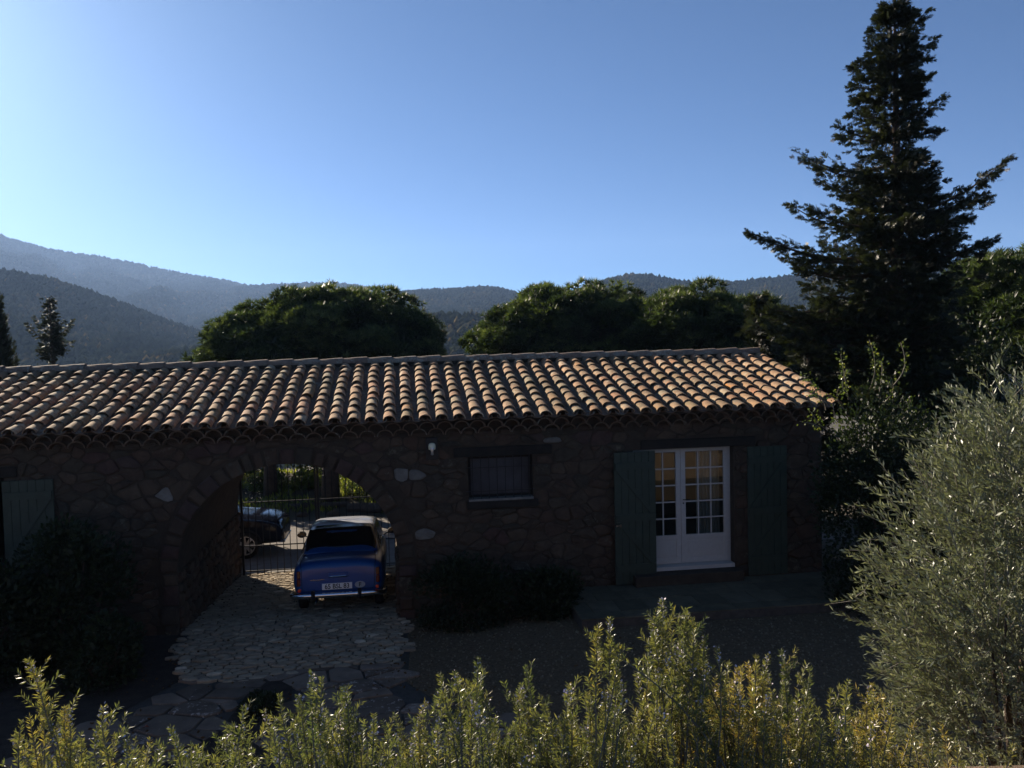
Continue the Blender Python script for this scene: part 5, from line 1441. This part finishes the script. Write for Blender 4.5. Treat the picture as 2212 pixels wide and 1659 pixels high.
def rosemary(cx, label, tips, seed, yellow, leaning=(), fill=2.7):
    rng = np.random.default_rng(seed); o = np.array([cx, 3.55, 2.25])
    root = thing('rosemary_bush', label, 'bush', Matrix.Translation(tuple(o)), 'rosemary bushes along the terrace edge')
    st = MB(); P = []; D = []; S = []; TN = []; FP = []; FD = []; FS = []
    shoots = [(np.array(t), True) for t in tips]
    for k in range(85):
        wq = rng.uniform(-.36, .36); yq = rng.uniform(3.35, 4.05)
        shoots.append((np.array([cx + wq, yq, rng.uniform(2.45, fill) - .2*abs(wq)]), False))
    for t_, main in shoots:
        if main:
            sub = [(t_, 1.0)] + [(t_ + np.array([rng.normal(0, .05), rng.normal(0, .05), -rng.uniform(.10, .32)]), .7) for _ in range(3)]
        else: sub = [(t_ + np.array([rng.normal(0, .05), 0, 0]), .8), (t_ + np.array([rng.normal(0, .09), rng.normal(0, .06), -rng.uniform(.03, .14)]), .5)]
        for tip, kk in sub:
            b0 = np.array([cx + (tip[0]-cx)*.45 + rng.normal(0, .05), 3.55 + (tip[1]-3.55)*.4, 2.25])
            ctl = np.array([tip[0] + (tip[0]-cx)*.12 + rng.normal(0, .06), tip[1] + rng.normal(0, .05), tip[2] - .22])
            f = lambda t: b0*(1-t)**2 + ctl*2*t*(1-t) + tip*t*t
            st.tube([tuple(f(t) - o) for t in (0, .3, .55, .8, 1)], [.005, .004, .0032, .0024, .0012], 4, cap=False)
            L = np.linalg.norm(tip - b0); t0 = max(.1, 1 - .5/L); nl = int(200*kk)
            ty = np.clip(yellow(tip) + rng.normal(0, .08), 0, 1)
            T1 = rng.uniform(t0, 1.0, nl); T1 = t0 + (1-t0)*np.sort(((T1-t0)/(1-t0))**.8)
            for t in T1:
                p = f(t); dv = f(min(1, t+.02)) - f(t-.02); dv /= np.linalg.norm(dv); a = rng.uniform(0, 2*PI)
                s1 = np.cross(dv, [1, .3, .2]); s1 /= np.linalg.norm(s1); s2 = np.cross(dv, s1)
                d_ = dv*rng.uniform(.25, 1.0) + (s1*math.cos(a) + s2*math.sin(a))*rng.uniform(.6, 1.0)
                P.append(p - o); D.append(d_); S.append(rng.uniform(.022, .038)*(1.12 - .45*((t-t0)/(1-t0))**3)); TN.append(np.clip(ty + rng.normal(0, .08), 0, 1))
            if main and kk > .6 and rng.random() < .75:
                for j in range(int(rng.uniform(10, 26))):
                    t = 1 - (1-t0)*rng.uniform(0, .28); p = f(t); dd = rng.normal(0, 1, 3); FP.append(p - o + dd*.006); FD.append(dd + np.array([0, 0, .4])); FS.append(rng.uniform(.007, .014))
    for t_, main in shoots:
        if not main: continue
        for k in range(6):
            t = rng.uniform(.5, .93); b0 = np.array([cx + (t_[0]-cx)*.45, 3.55 + (t_[1]-3.55)*.4, 2.25]); p0 = b0*(1-t) + t_*t + np.array([(t_[0]-cx)*.12*2*t*(1-t), 0, 0])
            a = rng.uniform(0, 2*PI); d0 = np.array([math.cos(a)*.75, math.sin(a)*.75, rng.uniform(.35, .9)]); d0 /= np.linalg.norm(d0); Ls = rng.uniform(.06, .16)*(1.25 - .6*t)
            up_ = np.array([0, 0, Ls*.25]); st.tube([tuple(p0 - o), tuple(p0 + d0*Ls*.5 - o), tuple(p0 + d0*Ls + up_ - o)], [.002, .0016, .001], 4, cap=False)
            ty = np.clip(yellow(t_) + rng.normal(0, .1), 0, 1)
            for j in range(int(Ls*380)):
                q = rng.uniform(0.05, 1); aa2 = rng.uniform(0, 2*PI); s1 = np.cross(d0, [1, .3, .2]); s1 /= np.linalg.norm(s1); s2 = np.cross(d0, s1)
                P.append(p0 + d0*Ls*q + up_*q*q - o); D.append(d0*rng.uniform(.3, 1.0) + np.array([0, 0, .25]) + (s1*math.cos(aa2) + s2*math.sin(aa2))*rng.uniform(.6, 1.0)); S.append(rng.uniform(.02, .036)); TN.append(np.clip(ty + rng.normal(0, .08), 0, 1))
    for line, L_sub in leaning:
        line = [np.array(q) for q in line]
        g = lambda t: line[0]*(1-t)**3 + line[1]*3*t*(1-t)**2 + line[2]*3*t*t*(1-t) + line[3]*t**3
        st.tube([tuple(g(t) - o) for t in np.linspace(0, 1, 9)], [.008, .0075, .007, .006, .005, .004, .003, .002, .001], 5, cap=False)
        for k in range(26):
            t = .32 + .68*k/25; p0 = g(t); Ls = rng.uniform(.05, .13)*L_sub*(1.15 - .5*t); d0 = np.array([rng.normal(-.15, .5), rng.normal(0, .4), rng.uniform(.5, 1.0)]); d0 /= np.linalg.norm(d0)
            st.tube([tuple(p0 - o), tuple(p0 + d0*Ls - o)], [.002, .001], 4, cap=False)
            for j in range(int(Ls*420)):
                q = rng.uniform(0, 1); a = rng.uniform(0, 2*PI); s1 = np.cross(d0, [1, .3, .2]); s1 /= np.linalg.norm(s1); s2 = np.cross(d0, s1)
                P.append(p0 + d0*Ls*q - o); D.append(d0*rng.uniform(.3, 1.0) + (s1*math.cos(a) + s2*math.sin(a))*rng.uniform(.6, 1.0)); S.append(rng.uniform(.02, .036)); TN.append(np.clip(rng.normal(.40, .1), 0, 1))
    st.build('stem', MT['bark_grey'], root)
    P = np.array(P); S = np.array(S)
    V, F, T_ = scatter(LEAF_V, LEAF_F, P, dir_rot(np.array(D), rng), np.stack([S*.165, S*.2, S], 1), np.array(TN))
    link('foliage', np_mesh('foliage', V, F, T_), MT['rose'], root)
    if FP:
        FS = np.array(FS); V, F, _ = scatter(LEAF_V, LEAF_F, np.array(FP), dir_rot(np.array(FD), rng), np.stack([FS*.9, FS*.9, FS], 1)); link('blossom', np_mesh('blossom', V, F), MT['flower'], root)
    return root
asg = {i: [] for i in range(len(BUSHES))}
for t in TIPS: asg[min(range(len(BUSHES)), key=lambda i: abs(BUSHES[i][0] - t[0]))].append(t)
yell = [lambda t: .5 if t[2] > 2.95 else .4, lambda t: .36, lambda t: .34, lambda t: .34, lambda t: .36, lambda t: .45 if t[0] < .6 else .4, lambda t: .64 if 2.85 < t[2] < 3.1 and t[0] < 1.15 else .42, lambda t: .58 if t[0] > 1.5 else .4]
for i, (cx, lab) in enumerate(BUSHES): rosemary(cx, lab, asg[i], 90 + i, yell[i], fill=(2.78, 2.70, 2.80, 2.80, 2.86, 2.98, 3.0, 2.88)[i], leaning=() if i != 5 else (
    ([(1.02, 3.5, 2.3), (.93, 3.5, 2.75), (.70, 3.45, 3.05), (.33, 3.42, 3.29)], 1.0), ([(.95, 3.55, 2.3), (.88, 3.55, 2.8), (.72, 3.57, 3.1), (.595, 3.58, 3.33)], 1.0), ([(1.0, 3.6, 2.3), (.95, 3.62, 2.8), (.85, 3.66, 3.05), (.70, 3.64, 3.34)], .9)))

# ================================================================== HILLS AND FOREST
BL_V, BL_F = [], []
def blob(rng):
    ico = [(0, 0, 1), (.85, 0, .35), (.26, .81, .35), (-.69, .5, .35), (-.69, -.5, .35), (.26, -.81, .35), (.6, .45, -.4), (-.25, .75, -.4), (-.8, 0, -.4), (-.25, -.75, -.4), (.6, -.45, -.4)]
    fs = [(0,1,2),(0,2,3),(0,3,4),(0,4,5),(0,5,1),(1,6,2),(2,6,7),(2,7,3),(3,7,8),(3,8,4),(4,8,9),(4,9,5),(5,9,10),(5,10,1),(1,10,6)]
    return np.array(ico)*rng.uniform(.75, 1.2, (11, 1)), np.array(fs)
BLOBS = [blob(RNG) for _ in range(4)]
def hill(crest, D, Dfoot, zfoot, seed, n_trees, tree_h, label_tone=0.0, rough=.12, warm=.05):
    """crest: (bearing, elevation angle) pairs as tangents, ridge at distance D"""
    rng = np.random.default_rng(seed)
    b0 = np.array([c[0] for c in crest]); e0 = np.array([c[1] for c in crest])
    nb, nr = 200, 36
    bb_ = np.linspace(b0[0], b0[-1], nb); ee = np.interp(bb_, b0, e0)
    for _ in range(3): ee[1:-1] = (ee[:-2] + 2*ee[1:-1] + ee[2:])/4
    t = np.concatenate([np.linspace(-.35, 0, 7)[:-1], np.linspace(0, 1, nr)])
    Bg, Tg = np.meshgrid(bb_, t, indexing='ij'); Ec = np.interp(Bg, bb_, ee)
    def surf(B, Tt):
        Ez = np.interp(B, bb_, ee); zc_ = CAM_Z + D*Ez - tree_h*.8
        Dd = D + (Dfoot - D)*Tt
        Tc = np.clip(Tt, 0, 1); fall = np.where(Tt < 0, np.abs(Tt)*1.2, 0)
        wob = (fbm(B*14 + seed, Tt*3.0, 4, seed) - .47)*rough*np.sin(PI*np.clip(Tc, 0, 1))**.7*2.2
        s = np.clip(Tc + wob, 0, 1.1)
        z = zc_ + (zfoot - zc_)*(s**.88) - fall*(zc_ - zfoot)*.6
        return B*Dd, Dd, z
    X_, Y_, Z_ = surf(Bg, Tg); nt_ = len(t)
    i, k = np.meshgrid(np.arange(nb-1), np.arange(nt_-1), indexing='ij')
    F = np.stack([i*nt_+k, i*nt_+k+1, (i+1)*nt_+k+1, (i+1)*nt_+k], -1).reshape(-1, 4)
    struct(link('hill', np_mesh('hill', np.stack([X_.ravel(), Y_.ravel(), Z_.ravel()], 1), F, smooth=True), MT['hill']))
    Bt = rng.uniform(b0[0], b0[-1], n_trees); Tt = rng.uniform(0, 1, n_trees)**.85
    nc = n_trees//7; Tt[:nc] = rng.uniform(-.02, .02, nc)
    x, y, z = surf(Bt, Tt); keep = np.abs(x/y) < .72; x, y, z, Bt, Tt = x[keep], y[keep], z[keep], Bt[keep], Tt[keep]; n = len(x)
    pat = fbm(Bt*26, Tt*7, 4, seed + 3)
    h = tree_h*rng.uniform(.55, 1.25, n); tone = np.clip(.42 + (pat - .47)*2.3 + rng.normal(0, .16, n) + label_tone, 0, .86)
    tone = np.where(rng.random(n) < warm*np.clip((pat-.4)*6, 0, 2), rng.uniform(.86, 1, n), tone)
    Vs = []; Fs = []; Ts = []; base = 0
    az = rng.uniform(0, 2*PI, n); c, s = np.cos(az), np.sin(az); Zr = np.zeros(n); R_ = np.stack([np.stack([c, -s, Zr], -1), np.stack([s, c, Zr], -1), np.stack([Zr, Zr, Zr+1], -1)], 1)
    for q in range(4):
        ix = np.where(np.arange(n) % 4 == q)[0]
        sc = np.stack([h[ix]*rng.uniform(.30, .62, len(ix)), h[ix]*rng.uniform(.30, .62, len(ix)), h[ix]*rng.uniform(.45, .8, len(ix))], 1)
        V, F, T_ = scatter(BLOBS[q][0], BLOBS[q][1], np.stack([x[ix], y[ix], z[ix] + h[ix]*.35], 1), R_[ix], sc, tone[ix]); Vs.append(V); Fs.append(F + base); Ts.append(T_); base += len(V)
    stuff(link('forest', np_mesh('forest', np.concatenate(Vs), np.concatenate(Fs), np.concatenate(Ts), True), MT['far']))
def crest_of(pts):
    return [((x - 1106)/1788.0, (745 + 0.0235*(1106 - x) - y)/1788.0) for x, y in pts]
hill(crest_of([(-650, 490), (-300, 478), (0, 502), (60, 521), (150, 543), (250, 557), (340, 576), (420, 593), (520, 609), (600, 632), (700, 662), (900, 700)]), 2800, 900, -20, 1, 26000, 9.5, rough=.16)
hill(crest_of([(380, 650), (440, 632), (520, 618), (600, 613), (660, 611), (740, 610), (800, 618), (870, 631), (960, 655), (1100, 690)]), 2300, 800, -20, 2, 14000, 8.5)
hill(crest_of([(760, 690), (820, 652), (870, 630), (930, 625), (1000, 622), (1060, 619), (1100, 625), (1135, 638), (1180, 662), (1260, 705)]), 1300, 420, -20, 3, 15000, 6, warm=.03)
hill(crest_of([(1130, 690), (1200, 645), (1280, 614), (1320, 601), (1360, 592), (1400, 592), (1440, 598), (1490, 609), (1530, 606), (1600, 606), (1680, 598), (1850, 585), (2300, 560), (2700, 560)]), 1000, 330, -18, 4, 17000, 5.5, warm=.03)
hill(crest_of([(-700, 500), (-200, 545), (0, 581), (60, 590), (130, 604), (180, 621), (220, 634), (300, 664), (360, 690), (430, 714), (520, 744), (640, 775)]), 760, 300, -16, 5, 18000, 5.2, label_tone=-.08, warm=.04)
hill(crest_of([(-500, 800), (0, 792), (250, 776), (420, 752), (560, 722), (700, 705), (850, 690), (960, 676), (1010, 680), (1060, 690), (1200, 700), (1400, 715)]), 420, 190, -18, 6, 9000, 5, label_tone=.14, warm=.22)

# ================================================================== HAZE
hz = MB(); hz.box(-3400, 3400, -3000, 3900, -60, 470)
ho = stuff(hz.build('haze', None))
hm = bpy.data.materials.new('haze_air'); hm.use_nodes = True
nt = hm.node_tree; nt.nodes.clear()
out = nt.nodes.new('ShaderNodeOutputMaterial'); vp = nt.nodes.new('ShaderNodeVolumePrincipled')
vp.inputs['Color'].default_value = (0.37, 0.58, 1.0, 1); vp.inputs['Density'].default_value = 0.000155; vp.inputs['Anisotropy'].default_value = 0.2
nt.links.new(vp.outputs[0], out.inputs['Volume'])
ho.data.materials.append(hm)
